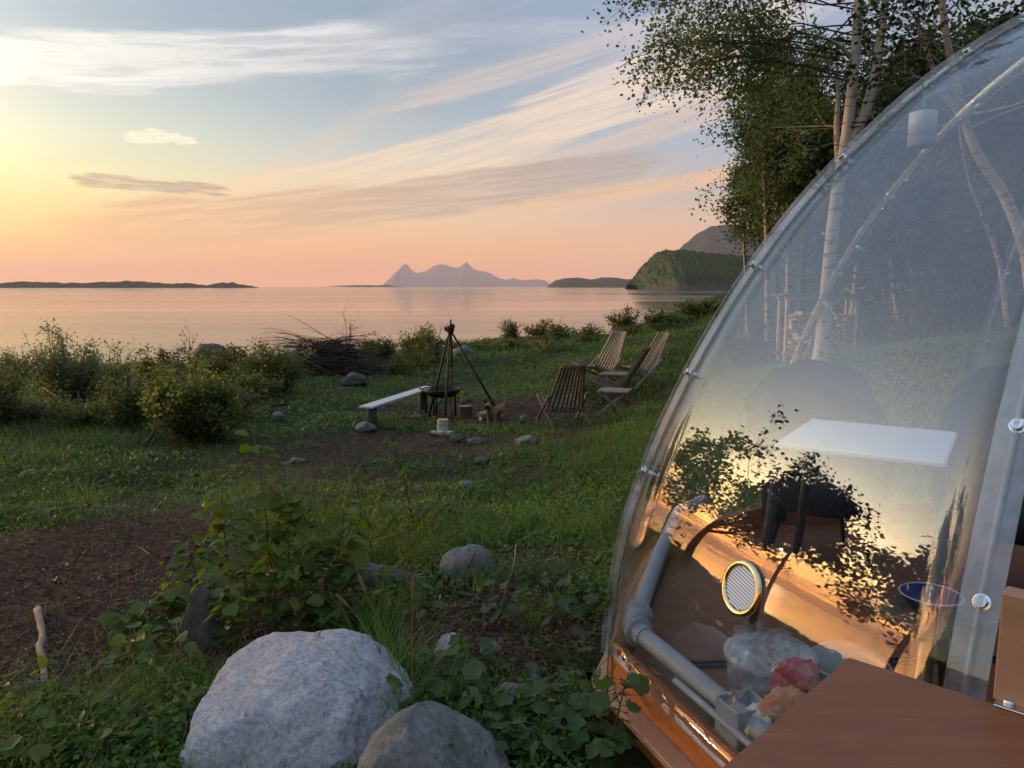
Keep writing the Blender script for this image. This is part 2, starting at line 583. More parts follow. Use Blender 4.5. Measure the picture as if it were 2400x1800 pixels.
def at_ground(u, v):
    """point of the ground seen at pixel (u, v)"""
    d = ray(u, v)
    t = np.concatenate([np.linspace(1.2, 12, 260), np.linspace(12.1, 40, 280)])
    P = np.array([0, 0, CAM_Z]) + d[None] * t[:, None]
    g = ground_z(P[:, 0], P[:, 1])
    below = np.nonzero(P[:, 2] < g)[0]
    if len(below) == 0:
        return P[-1]
    i = below[0]
    if i == 0:
        return P[0]
    a = P[i - 1, 2] - g[i - 1]; b = g[i] - P[i, 2]
    w = a / (a + b)
    return P[i - 1] * (1 - w) + P[i] * w


# ------------------------------------------------------------------ materials
def new_mat(name):
    m = bpy.data.materials.new(name)
    m.use_nodes = True
    t = NT(m.node_tree)
    t.n.clear()
    out = t.node('ShaderNodeOutputMaterial')
    return m, t, out


def principled(t, out, color=None, rough=0.6, spec=0.4, metal=0.0, bump=None, bump_strength=0.3, bump_dist=0.01, **kw):
    b = t.node('ShaderNodeBsdfPrincipled')
    t.put(b.inputs['Base Color'], color)
    t.put(b.inputs['Roughness'], rough)
    t.put(b.inputs['Specular IOR Level'], spec)
    t.put(b.inputs['Metallic'], metal)
    for k, v in kw.items():
        t.put(b.inputs[k.replace('_', ' ')], v)
    if bump is not None:
        bn = t.node('ShaderNodeBump')
        bn.inputs['Strength'].default_value = bump_strength
        bn.inputs['Distance'].default_value = bump_dist
        t.put(bn.inputs['Height'], bump)
        t.l.new(bn.outputs[0], b.inputs['Normal'])
    t.l.new(b.outputs[0], out.inputs['Surface'])
    return b


def objco(t):
    return t.node('ShaderNodeTexCoord').outputs['Object']


def geopos(t):
    return t.node('ShaderNodeNewGeometry').outputs['Position']


def m_leaf(name, dark, light, accent=None, transl=0.35, clump=0.7, rough=0.55):
    m, t, out = new_mat(name)
    g = t.node('ShaderNodeNewGeometry')
    r = g.outputs['Random Per Island']
    n = t.noise(g.outputs['Position'], clump, 2.0)
    f = t.math('ADD', t.mul(r, 0.6), t.mul(t.maprange(n, 0.3, 0.7), 0.4))
    stops = [(0.0, dark), (1.0, light)]
    if accent:
        stops = [(0.0, dark), (0.84, light), (0.97, light), (1.0, accent)]
    c = t.ramp(f, stops)
    b = t.node('ShaderNodeBsdfPrincipled')
    t.put(b.inputs['Base Color'], c)
    b.inputs['Roughness'].default_value = rough
    b.inputs['Specular IOR Level'].default_value = 0.25
    tr = t.node('ShaderNodeBsdfTranslucent')
    hs = t.node('ShaderNodeHueSaturation')
    hs.inputs['Value'].default_value = 1.5
    hs.inputs['Saturation'].default_value = 1.15
    hs.inputs['Hue'].default_value = 0.485
    t.l.new(c, hs.inputs['Color'])
    t.l.new(hs.outputs[0], tr.inputs[0])
    mx = t.node('ShaderNodeMixShader')
    mx.inputs[0].default_value = transl
    t.l.new(b.outputs[0], mx.inputs[1]); t.l.new(tr.outputs[0], mx.inputs[2])
    t.l.new(mx.outputs[0], out.inputs['Surface'])
    return m


def m_simple(name, color, rough=0.6, spec=0.4, metal=0.0, var=0.15, scale=8.0, bump=0.0, **kw):
    m, t, out = new_mat(name)
    n = t.noise(objco(t), scale, 5.0)
    dk = tuple(c * (1 - var) for c in color[:3]) + (1,)
    lt = tuple(min(1, c * (1 + var)) for c in color[:3]) + (1,)
    principled(t, out, t.ramp(n, [(0.3, dk), (0.7, lt)]), rough, spec, metal, n if bump else None, bump, 0.004, **kw)
    return m


def m_wood(name, dark, light, scale=(30, 30, 2), rough=0.7, bump=0.25, spec=0.3, knots=False):
    m, t, out = new_mat(name)
    mp = t.node('ShaderNodeMapping')
    mp.inputs['Scale'].default_value = scale
    t.l.new(objco(t), mp.inputs[0])
    g = t.noise(mp.outputs[0], 1.0, 5.0, 0.6, 0.8)
    big = t.noise(objco(t), 3.0, 3.0)
    oi = t.node('ShaderNodeObjectInfo')
    f = t.add(t.mul(g, 0.75), t.mul(big, 0.35))
    f = t.add(f, t.mul(t.sub(oi.outputs['Random'], 0.5), 0.25))
    c = t.ramp(f, [(0.3, dark), (0.75, light)])
    if knots:
        v = t.node('ShaderNodeTexVoronoi')
        v.inputs['Scale'].default_value = 4.5
        mp2 = t.node('ShaderNodeMapping'); mp2.inputs['Scale'].default_value = (1, 1, 0.6)
        t.l.new(objco(t), mp2.inputs[0]); t.l.new(mp2.outputs[0], v.inputs['Vector'])
        k = t.maprange(v.outputs['Distance'], 0.03, 0.10, 0.25, 1.0)
        c = t.mix(1.0, c, k, 'MULTIPLY')
    principled(t, out, c, rough, spec, 0.0, g, bump, 0.003)
    return m


def m_rock(name, c1, c2, fleck=(0.02, 0.02, 0.022, 1), moss=0.0, sc=1.0):
    m, t, out = new_mat(name)
    p = objco(t)
    n1 = t.noise(p, 4.0 * sc, 6.0, 0.6)
    n2 = t.noise(p, 60.0 * sc, 4.0, 0.65)
    n3 = t.noise(p, 150.0 * sc, 2.0, 0.5)
    mp = t.node('ShaderNodeMapping'); mp.inputs['Scale'].default_value = (1, 0.35, 1); mp.inputs['Rotation'].default_value = (0.3, 0.4, 0.9)
    t.l.new(p, mp.inputs[0])
    n4 = t.noise(mp.outputs[0], 26.0 * sc, 5.0, 0.7, 0.4)
    c = t.ramp(n1, [(0.3, c1), (0.7, c2)])
    c = t.mix(t.maprange(n2, 0.40, 0.66, 0.0, 0.55), c, tuple(x * 0.45 for x in c1[:3]) + (1,))
    c = t.mix(t.maprange(n4, 0.58, 0.72, 0.0, 0.7), c, fleck)
    c = t.mix(t.maprange(n3, 0.62, 0.75, 0.0, 0.5), c, fleck)
    pale = t.noise(p, 9.0 * sc, 5.0, 0.7)
    c = t.mix(t.maprange(pale, 0.58, 0.72, 0.0, 0.45), c, tuple(min(1, x * 1.5) for x in c2[:3]) + (1,))
    if moss:
        g = t.node('ShaderNodeNewGeometry')
        sp = t.node('ShaderNodeSeparateXYZ'); t.l.new(g.outputs['Normal'], sp.inputs[0])
        mm = t.mul(t.maprange(t.noise(p, 3.0, 5.0, 0.65), 0.42, 0.62), moss)
        c = t.mix(mm, c, (0.030, 0.045, 0.014, 1))
    vo = t.node('ShaderNodeTexVoronoi', feature='DISTANCE_TO_EDGE')
    wv = t.node('ShaderNodeVectorMath', operation='ADD')
    nv = t.noise(p, 3.5 * sc, 4.0, 0.6, 0.0, 'Color')
    sv = t.node('ShaderNodeVectorMath', operation='SCALE'); t.l.new(nv, sv.inputs[0]); sv.inputs['Scale'].default_value = 0.45
    t.l.new(p, wv.inputs[0]); t.l.new(sv.outputs[0], wv.inputs[1])
    t.l.new(wv.outputs[0], vo.inputs['Vector']); vo.inputs['Scale'].default_value = 2.7 * sc
    crack = t.mul(t.maprange(vo.outputs['Distance'], 0.0, 0.016, 1.0, 0.0), t.maprange(t.noise(p, 2.6 * sc, 2.0), 0.50, 0.60))
    c = t.mix(t.mul(crack, 0.15), c, (0.03, 0.028, 0.026, 1))
    lich = t.mul(t.maprange(t.noise(p, 22.0 * sc, 4.0, 0.7), 0.60, 0.68), t.maprange(t.noise(p, 3.0, 2.0), 0.5, 0.62))
    c = t.mix(t.mul(lich, 0.55), c, (0.20, 0.21, 0.15, 1))
    stain = t.maprange(t.noise(p, 1.7 * sc, 5.0, 0.65, 0.5), 0.50, 0.72, 0.0, 0.40)
    c = t.mix(stain, c, tuple(x * 0.55 for x in c1[:3]) + (1,))
    h = t.sub(t.add(t.mul(n1, 1.6), t.add(t.mul(n2, 0.35), t.mul(n4, 0.3))), t.mul(crack, 0.05))
    principled(t, out, c, 0.85, 0.25, 0.0, h, 0.6, 0.02)
    return m


def m_bark(name, base, mark, sz=7.0, lo=0.52, hi=0.62):
    m, t, out = new_mat(name)
    mp = t.node('ShaderNodeMapping'); mp.inputs['Scale'].default_value = (2.0, 2.0, 1.0)
    t.l.new(objco(t), mp.inputs[0])
    mp2 = t.node('ShaderNodeMapping'); mp2.inputs['Scale'].default_value = (0.9, 0.9, 3.4)
    t.l.new(objco(t), mp2.inputs[0])
    n = t.noise(mp2.outputs[0], sz, 5.0, 0.65, 0.3)
    n2 = t.noise(objco(t), 2.0, 4.0)
    c = t.mix(t.maprange(n, lo, hi), base, mark)
    c = t.mix(t.maprange(n2, 0.5, 0.75, 0.0, 0.6), c, tuple(x * 0.55 for x in base[:3]) + (1,))
    principled(t, out, c, 0.85, 0.2, 0.0, n, 0.5, 0.01)
    return m


M = {}
M['leaf_birch'] = m_leaf('birch_leaves', (0.036, 0.056, 0.022, 1), (0.115, 0.160, 0.056, 1), transl=0.5)
M['leaf_dark'] = m_leaf('dark_leaves', (0.011, 0.020, 0.008, 1), (0.036, 0.061, 0.018, 1), transl=0.25)
M['leaf_shrub'] = m_leaf('shrub_leaves', (0.045, 0.064, 0.020, 1), (0.150, 0.180, 0.050, 1), transl=0.55)
M['leaf_willow'] = m_leaf('willow_leaves', (0.080, 0.098, 0.046, 1), (0.200, 0.220, 0.100, 1), transl=0.55)
M['leaf_aspen'] = m_leaf('aspen_leaves', (0.024, 0.054, 0.016, 1), (0.110, 0.170, 0.034, 1), (0.22, 0.24, 0.04, 1), transl=0.5, clump=6.0, rough=0.42)
M['leaf_rowan'] = m_leaf('rowan_leaves', (0.042, 0.075, 0.012, 1), (0.144, 0.196, 0.026, 1), transl=0.45, clump=5.0)
M['leaf_cover'] = m_leaf('heath_leaves', (0.030, 0.062, 0.014, 1), (0.115, 0.195, 0.038, 1), (0.180, 0.136, 0.024, 1), transl=0.4, clump=1.3)
M['leaf_bush'] = m_leaf('olive_bush_leaves', (0.048, 0.060, 0.022, 1), (0.155, 0.165, 0.052, 1), transl=0.55)
M['leaf_herb'] = m_leaf('herb_leaves', (0.024, 0.052, 0.018, 1), (0.080, 0.135, 0.036, 1), transl=0.4, clump=4.0, rough=0.45)
M['grass'] = m_leaf('grass_blades', (0.036, 0.078, 0.014, 1), (0.130, 0.220, 0.040, 1), (0.25, 0.20, 0.06, 1), transl=0.45, clump=1.6)
M['straw'] = m_leaf('dry_grass', (0.14, 0.09, 0.035, 1), (0.30, 0.21, 0.09, 1), transl=0.3)
M['litter'] = m_leaf('brown_litter', (0.024, 0.013, 0.009, 1), (0.115, 0.064, 0.040, 1), (0.26, 0.18, 0.13, 1), transl=0.05, clump=2.0, rough=0.8)
M['bark_birch'] = m_bark('birch_bark', (0.38, 0.335, 0.28, 1), (0.035, 0.028, 0.024, 1), 5.0, 0.53, 0.63)
M['bark_pale'] = m_bark('pale_bark', (0.34, 0.28, 0.22, 1), (0.05, 0.04, 0.032, 1), 6.0, 0.52, 0.66)
M['bark_dark'] = m_bark('dark_bark', (0.060, 0.046, 0.034, 1), (0.020, 0.016, 0.013, 1), 6.0, 0.45, 0.65)
M['twig'] = m_bark('twig_bark', (0.078, 0.058, 0.044, 1), (0.018, 0.014, 0.010, 1), 12.0, 0.45, 0.65)
M['twig_pale'] = m_bark('bleached_twig', (0.26, 0.20, 0.15, 1), (0.06, 0.045, 0.035, 1), 12.0, 0.5, 0.68)
M['green_stem'] = m_simple('green_stem', (0.07, 0.085, 0.025, 1), 0.6)
M['wood_grey'] = m_wood('weathered_wood', (0.10, 0.080, 0.057, 1), (0.27, 0.222, 0.158, 1))
M['wood_dark'] = m_wood('dark_and_shaded_wood', (0.050, 0.038, 0.026, 1), (0.14, 0.105, 0.072, 1))  # dark wood; on the stick chairs this tone is painted shade
M['wood_white'] = m_wood('bleached_plank', (0.34, 0.34, 0.36, 1), (0.52, 0.51, 0.52, 1), (4, 40, 40))
M['wood_orange'] = m_wood('varnished_pine', (0.26, 0.075, 0.020, 1), (0.42, 0.14, 0.036, 1), (2, 2, 26), 0.58, 0.12, 0.35, True)
M['wood_ledge'] = m_wood('planed_pine', (0.30, 0.15, 0.08, 1), (0.42, 0.23, 0.13, 1), (2, 2, 26), 0.6, 0.1)
M['rack_pine'] = m_wood('pale_pine', (0.40, 0.26, 0.13, 1), (0.58, 0.40, 0.21, 1), (2, 2, 26), 0.6, 0.1)
M['endgrain'] = m_simple('cut_wood', (0.42, 0.28, 0.15, 1), 0.8, 0.2, 0, 0.25, 30.0)
def m_ply(name, base, rough=0.42):
    m, t, out = new_mat(name)
    p = objco(t)
    mp = t.node('ShaderNodeMapping'); mp.inputs['Scale'].default_value = (3.0, 46.0, 46.0); mp.inputs['Rotation'].default_value = (0, 0, 0.72)
    t.l.new(p, mp.inputs[0])
    g = t.noise(mp.outputs[0], 1.0, 6.0, 0.65, 0.7)
    big = t.noise(p, 4.0, 5.0, 0.6)
    mp2 = t.node('ShaderNodeMapping'); mp2.inputs['Scale'].default_value = (7.0, 120.0, 120.0); mp2.inputs['Rotation'].default_value = (0, 0, 1.9)
    t.l.new(p, mp2.inputs[0])
    scr = t.noise(mp2.outputs[0], 1.0, 2.0, 0.5, 0.2)
    spk = t.noise(p, 160.0, 2.0, 0.5)
    k = lambda f: tuple(min(1, c * f) for c in base[:3]) + (1,)
    c = t.ramp(t.add(t.mul(g, 0.55), t.mul(big, 0.45)), [(0.32, k(0.72)), (0.5, k(1.0)), (0.7, k(1.25))])
    c = t.mix(t.maprange(scr, 0.66, 0.74, 0.0, 0.35), c, (0.34, 0.20, 0.12, 1))
    c = t.mix(t.maprange(spk, 0.70, 0.76, 0.0, 0.5), c, k(0.35))
    r = t.add(rough - 0.10, t.mul(big, 0.25))
    principled(t, out, c, r, 0.4, 0.0, t.add(g, t.mul(scr, 0.4)), 0.25, 0.0015)
    return m


M['plywood'] = m_ply('brown_film_plywood', (0.20, 0.068, 0.027, 1))
M['plyedge'] = m_simple('plywood_edge', (0.30, 0.17, 0.08, 1), 0.7)
M['floor'] = m_ply('brown_floor_boards', (0.165, 0.055, 0.022, 1), 0.36)
M['pvc'] = m_simple('grey_pvc', (0.30, 0.31, 0.33, 1), 0.45, 0.4, 0, 0.06)
M['pvc_dark'] = m_simple('grey_felt', (0.17, 0.18, 0.19, 1), 0.8, 0.2)
M['black'] = m_simple('black_metal', (0.012, 0.012, 0.013, 1), 0.5, 0.4)
M['iron'] = m_simple('sooty_iron', (0.020, 0.017, 0.015, 1), 0.65, 0.4, 0.4, 0.3)
M['rust'] = m_simple('rusty_iron', (0.045, 0.028, 0.020, 1), 0.7, 0.4, 0.3, 0.4, 20)
M['steel'] = m_simple('polished_steel', (0.72, 0.72, 0.73, 1), 0.16, 0.5, 1.0, 0.03)
M['brass'] = m_simple('polished_brass', (0.78, 0.62, 0.36, 1), 0.14, 0.5, 1.0, 0.03)
M['white'] = m_simple('white_laminate', (0.44, 0.46, 0.50, 1), 0.4, 0.4, 0, 0.04)
M['enamel'] = m_simple('white_enamel', (0.80, 0.80, 0.82, 1), 0.25, 0.5, 0, 0.03)
M['wool'] = m_simple('pale_wool', (0.62, 0.62, 0.62, 1), 0.95, 0.1, 0, 0.2, 60, 0.4)
M['charcoal'] = m_simple('charcoal_fabric', (0.020, 0.024, 0.032, 1), 0.95, 0.1, 0, 0.2, 40, 0.3)
M['navy'] = m_simple('navy_plastic', (0.010, 0.014, 0.075, 1), 0.3)
M['redwood'] = m_simple('red_brown_board', (0.15, 0.035, 0.020, 1), 0.5)
M['rug'] = m_simple('grey_woven_rug', (0.30, 0.30, 0.31, 1), 0.95, 0.1, 0, 0.5, 45, 0.4)
M['red'] = m_simple('red_packet', (0.50, 0.030, 0.050, 1), 0.4)
M['orange'] = m_simple('orange_packet', (0.62, 0.24, 0.07, 1), 0.5)
M['cream'] = m_simple('cream_packet', (0.62, 0.58, 0.50, 1), 0.5)
M['fur'] = m_simple('tan_dog_fur', (0.20, 0.135, 0.075, 1), 0.95, 0.1, 0, 0.4, 22, 0.5)
M['fur_dark'] = m_simple('dark_muzzle_fur', (0.020, 0.015, 0.012, 1), 0.9, 0.1)
M['rock_pale'] = m_rock('pale_granite', (0.27, 0.275, 0.29, 1), (0.40, 0.40, 0.41, 1), sc=0.9)
M['rock_grey'] = m_rock('grey_granite', (0.13, 0.13, 0.13, 1), (0.22, 0.22, 0.21, 1), moss=0.6)
M['rock_dark'] = m_rock('mossy_dark_stone', (0.060, 0.056, 0.050, 1), (0.13, 0.12, 0.105, 1), moss=0.5)
M['rock_brown'] = m_rock('brown_slab', (0.085, 0.072, 0.058, 1), (0.15, 0.13, 0.11, 1), sc=0.7)


def m_ground():
    m, t, out = new_mat('soil_and_moss')
    p = geopos(t)
    n1 = t.noise(p, 0.5, 6.0, 0.6)
    n2 = t.noise(p, 9.0, 6.0, 0.7)
    n3 = t.noise(p, 45.0, 4.0, 0.7)
    soil = t.ramp(n2, [(0.3, (0.018, 0.010, 0.007, 1)), (0.55, (0.052, 0.027, 0.018, 1)), (0.78, (0.10, 0.058, 0.040, 1))])
    soil = t.mix(t.maprange(n3, 0.45, 0.75, 0, 0.5), soil, (0.10, 0.075, 0.05, 1))
    moss = t.ramp(n3, [(0.3, (0.012, 0.018, 0.006, 1)), (0.7, (0.035, 0.048, 0.013, 1))])
    at = t.node('ShaderNodeAttribute', attribute_name='bare')
    f = t.add(at.outputs['Fac'], t.mul(t.sub(n2, 0.5), 0.9))
    c = t.mix(t.maprange(f, 0.25, 0.7), moss, soil)
    principled(t, out, c, 0.95, 0.15, 0.0, t.add(n2, t.mul(n3, 0.5)), 0.7, 0.03)
    return m


M['ground'] = m_ground()


def m_water():
    m, t, out = new_mat('sea_water')
    p = geopos(t)
    mp = t.node('ShaderNodeMapping'); mp.inputs['Scale'].default_value = (0.55, 1.0, 1.0); mp.inputs['Rotation'].default_value = (0, 0, 0.35)
    t.l.new(p, mp.inputs[0])
    n1 = t.noise(mp.outputs[0], 0.8, 4.0, 0.55)
    n2 = t.noise(mp.outputs[0], 4.5, 3.0, 0.5)
    n0 = t.noise(p, 0.012, 5.0, 0.6)
    h = t.mul(t.add(n1, t.mul(n2, 0.25)), t.maprange(n0, 0.35, 0.65, 0.5, 1.0))
    mp3 = t.node('ShaderNodeMapping'); mp3.inputs['Scale'].default_value = (0.0022, 0.016, 1.0); mp3.inputs['Rotation'].default_value = (0, 0, 0.12)
    t.l.new(p, mp3.inputs[0])
    lane = t.noise(mp3.outputs[0], 1.0, 5.0, 0.6, 0.6)
    h = t.mul(h, t.maprange(lane, 0.40, 0.62, 0.35, 1.5))
    principled(t, out, (0.020, 0.030, 0.036, 1), t.maprange(lane, 0.38, 0.64, 0.06, 0.16), 0.5, 0.0, h, 0.24, 0.05, IOR=1.333)
    return m


M['water'] = m_water()


def m_clear(name, f0=0.05, tint=(0.97, 0.985, 0.99, 1), rough=0.0, haze=0.0):
    """clear sheet: see-through with Fresnel reflection at each of its two faces"""
    m, t, out = new_mat(name)
    g = t.node('ShaderNodeNewGeometry')
    d = t.node('ShaderNodeVectorMath', operation='DOT_PRODUCT')
    t.l.new(g.outputs['Normal'], d.inputs[0]); t.l.new(g.outputs['Incoming'], d.inputs[1])
    c = t.math('ABSOLUTE', d.outputs['Value'])
    k = t.math('POWER', t.math('SUBTRACT', 1.0, c, clamp=True), 5.0)
    f = t.add(f0, t.mul(k, 1.0 - f0))
    tr = t.node('ShaderNodeBsdfTransparent'); tr.inputs[0].default_value = tint
    gl = t.node('ShaderNodeBsdfGlossy'); gl.inputs['Roughness'].default_value = rough
    mx = t.node('ShaderNodeMixShader')
    t.l.new(f, mx.inputs[0]); t.l.new(tr.outputs[0], mx.inputs[1]); t.l.new(gl.outputs[0], mx.inputs[2])
    last = mx.outputs[0]
    if haze:
        df = t.node('ShaderNodeBsdfDiffuse'); df.inputs[0].default_value = (0.8, 0.82, 0.85, 1)
        n = t.noise(objco(t), 5.0, 6.0, 0.7)
        m2 = t.node('ShaderNodeMixShader')
        sp = t.maprange(t.noise(objco(t), 120.0, 2.0, 0.5), 0.70, 0.76, 0.0, 0.16)
        t.l.new(t.add(t.mul(t.maprange(n, 0.3, 0.75), haze), sp if haze < 0.02 else 0.0), m2.inputs[0]) if haze < 0.02 else t.l.new(t.mul(t.maprange(n, 0.3, 0.75), haze), m2.inputs[0])
        t.l.new(last, m2.inputs[1]); t.l.new(df.outputs[0], m2.inputs[2])
        last = m2.outputs[0]
    t.l.new(last, out.inputs['Surface'])
    return m


M['dome'] = m_clear('clear_polycarbonate', 0.092, haze=0.010)
M['strip'] = m_clear('clear_flange', 0.10, (0.93, 0.95, 0.96, 1), 0.03, 0.20)
M['clearbox'] = m_clear('clear_plastic_tub', 0.06, (0.86, 0.88, 0.90, 1), 0.08, 0.45)
M['film'] = m_clear('clear_film', 0.06, (0.97, 0.97, 0.97, 1), 0.05, 0.07)


# ------------------------------------------------------------------ the setting: ground, sea, islands, hills, mountains
BARE = []                          # (x, y, rx, ry, rot) patches of bare brown earth
for (u, v, rx, ry, rot, w) in [(140, 1350, 1.15, 1.5, 0.2, 1.0), (330, 1230, 0.8, 0.5, 0.0, 0.7), (60, 1560, 0.7, 0.6, 0.0, 0.8), (60, 1470, 0.9, 0.6, 0.0, 1.0), (200, 1500, 0.5, 0.4, 0.0, 0.8), (1120, 965, 1.6, 1.1, 0.0, 1.0), (1000, 1040, 1.9, 1.0, 0.1, 0.8),
                               (1150, 1110, 0.8, 0.7, 0, 0.55), (760, 1130, 0.9, 0.5, 0.2, 0.6), (1450, 960, 1.4, 0.7, 0.2, 0.55), (1150, 1480, 0.55, 0.75, 0.0, 1.0), (1200, 1330, 0.5, 0.5, 0.0, 0.75), (640, 1480, 0.5, 0.5, 0.0, 0.9), (700, 1075, 0.8, 0.45, 0.3, 0.62), (860, 1125, 1.0, 0.4, 0.2, 0.7), (1010, 1185, 0.6, 0.4, 0.0, 0.6), (800, 1180, 0.6, 0.4, 0.0, 0.6), (560, 960, 0.9, 0.5, 0.0, 0.5), (1380, 1010, 0.9, 0.5, 0.0, 0.6)]:
    p = at_ground(u, v)
    BARE.append((p[0], p[1], rx, ry, rot, w))


def bare(x, y):
    x = np.asarray(x, float); y = np.asarray(y, float)
    b = np.zeros_like(x)
    wob = 0.5 * (vnoise(x * 1.9, y * 1.9, 21) - 0.5) + 0.35 * (vnoise(x * 5.1, y * 5.1, 22) - 0.5)
    for (cx, cy, rx, ry, rot, w) in BARE:
        c, s = math.cos(rot), math.sin(rot)
        dx, dy = x - cx, y - cy
        r = np.sqrt(((dx * c + dy * s) / rx) ** 2 + ((dy * c - dx * s) / ry) ** 2) + wob
        b = np.maximum(b, w * np.clip((1.35 - r) / 0.6, 0, 1))
    return b


def build_ground():
    # one sheet: fine grid near the viewer, growing coarser outwards
    def axis(lo, hi, c, fine, grow):
        a = [c]; s = fine
        while a[-1] < hi: a.append(a[-1] + s); s *= grow if a[-1] - c > 9 else 1.0
        b = [c]; s = fine
        while b[-1] > lo: b.append(b[-1] - s); s *= grow if c - b[-1] > 9 else 1.0
        return np.array(b[:0:-1] + a)
    X = axis(-160, 420, 0, 0.13, 1.05)
    Y = axis(-200, 95, 8, 0.13, 1.05)
    gx, gy = np.meshgrid(X, Y, indexing='ij')
    z = ground_z(gx.ravel(), gy.ravel())
    fine = 0.035 * (vnoise(gx.ravel() * 5, gy.ravel() * 5, 31) - 0.5)
    V = np.stack([gx.ravel(), gy.ravel(), z + fine], -1)
    nx, ny = len(X), len(Y)
    i = np.arange(nx - 1)[:, None]; j = np.arange(ny - 1)[None]
    F = np.stack([i * ny + j, (i + 1) * ny + j, (i + 1) * ny + j + 1, i * ny + j + 1], -1).reshape(-1, 4)
    me = mesh_np('ground', V, [F])
    a = me.attributes.new('bare', 'FLOAT', 'POINT')
    a.data.foreach_set('value', bare(V[:, 0], V[:, 1]).astype(np.float32))
    tag(link('ground', me, None, M['ground'], True), 'dark earth and moss of the shore clearing under the grass', kind='structure')


build_ground()


def sheet(name, x0, x1, y0, y1, z, mat, label):
    me = mesh_np(name, [(x0, y0, z), (x1, y0, z), (x1, y1, z), (x0, y1, z)], [np.array([[0, 1, 2, 3]])])
    return tag(link(name, me, None, mat), label, kind='structure')


sheet('sea', -60000, 60000, -1500, 70000, SEA_Z, M['water'], 'calm sea reflecting the peach sunset sky')


def m_hill(name, lo, hi, sc, rock=None):
    m, t, out = new_mat(name)
    p = geopos(t)
    n = t.noise(p, sc, 8.0, 0.65)
    n2 = t.noise(p, sc * 7, 5.0, 0.6)
    c = t.ramp(t.add(t.mul(n, 0.6), t.mul(n2, 0.4)), [(0.35, lo), (0.65, hi)])
    if rock:
        g = t.node('ShaderNodeNewGeometry')
        s = t.node('ShaderNodeSeparateXYZ'); t.l.new(g.outputs['Normal'], s.inputs[0])
        f = t.maprange(t.add(s.outputs[2], t.mul(t.sub(n2, 0.5), 0.5)), 0.35, 0.62, 1.0, 0.0)
        c = t.mix(f, c, rock)
    principled(t, out, c, 0.95, 0.1, 0.0, t.add(n, t.mul(n2, 0.4)), 0.8, 2.0 / sc * 0.02)
    return m


def ridge(name, outline, dist, depth, mat, label, rough=0.04, kind='structure', nz=26, nx=180, seed=1, tree=0.0, steep=1.0):
    """a hill of real depth: outline = crest seen at pixels (u, v) and standing at distance dist; it slopes down to the sea in front and behind"""
    us = np.array([q[0] for q in outline], float); vs = np.array([q[1] for q in outline], float)
    u = np.linspace(us[0], us[-1], nx)
    v = np.interp(u, us, vs)
    crest = np.array([atY(a, b, dist) for a, b in zip(u, v)])
    h = np.maximum(crest[:, 2] - SEA_Z, 0.0)
    hm = h.max()
    h = h + hm * rough * (vnoise(u * 0.10, u * 0, seed) - 0.5) + hm * rough * 0.6 * (vnoise(u * 0.33, u * 0, seed + 1) - 0.5)
    if tree and nz < 100:
        h = h + tree * (vnoise(u * 0.45, u * 0, seed + 5) - 0.3) + tree * 0.8 * (vnoise(u * 1.1, u * 0, seed + 6) - 0.4)
    h = np.maximum(h, 0.0)
    s = np.linspace(-1, 1, nz)
    S, U = np.meshgrid(s, np.arange(nx), indexing='ij')
    prof = (1 - np.abs(s) ** 1.5 * 1.0) ** steep
    H = h[None] * prof[:, None]
    X = crest[:, 0][None] * np.ones_like(S)
    Yv = dist + s[:, None] * depth * (0.35 + 0.65 * (h / hm)[None])
    nn = vnoise(X.ravel() / (depth * 0.18), Yv.ravel() / (depth * 0.18), seed + 2).reshape(X.shape) - 0.5
    n3 = vnoise(X.ravel() / (depth * 0.05), Yv.ravel() / (depth * 0.05), seed + 4).reshape(X.shape) - 0.5
    k = (1 - np.abs(S)) * np.abs(S) * 3.2
    Hh = H + hm * 0.20 * nn * k + hm * 0.08 * n3 * k
    if tree:
        t2 = vnoise(U.ravel() * 0.9, S.ravel() * nz * 0.45, seed + 8).reshape(S.shape) * 0.6 + vnoise(U.ravel() * 0.37, S.ravel() * nz * 0.2, seed + 9).reshape(S.shape)
        Hh = Hh + tree * (t2 - 0.6) * np.clip(H / (hm * 0.12), 0, 1)
    # perspective: what stands nearer or farther keeps the crest where it is, real slopes on both sides
    V = np.stack([X, Yv, SEA_Z - hm * 0.03 + np.maximum(Hh, 0) + hm * 0.03 * (Hh > 0.01 * hm)], -1).reshape(-1, 3)
    i = np.arange(nz - 1)[:, None]; j = np.arange(nx - 1)[None]
    F = np.stack([i * nx + j, i * nx + j + 1, (i + 1) * nx + j + 1, (i + 1) * nx + j], -1).reshape(-1, 4)
    o = link(name, mesh_np(name, V, [F]), None, mat, True)
    return tag(o, label, kind=kind)


mt_far = m_hill('haze_tinted_rock', (0.06, 0.06, 0.10, 1), (0.11, 0.105, 0.16, 1), 0.002)  # blue of the distance haze mixed into the rock colour
mt_mid = m_hill('mountain_heath', (0.030, 0.036, 0.036, 1), (0.066, 0.068, 0.070, 1), 0.01, (0.16, 0.13, 0.12, 1))
mt_green = m_hill('wooded_hill', (0.012, 0.026, 0.009, 1), (0.046, 0.076, 0.026, 1), 0.05, (0.08, 0.075, 0.06, 1))
mt_isle = m_hill('wooded_island', (0.02, 0.03, 0.02, 1), (0.04, 0.055, 0.03, 1), 0.02)

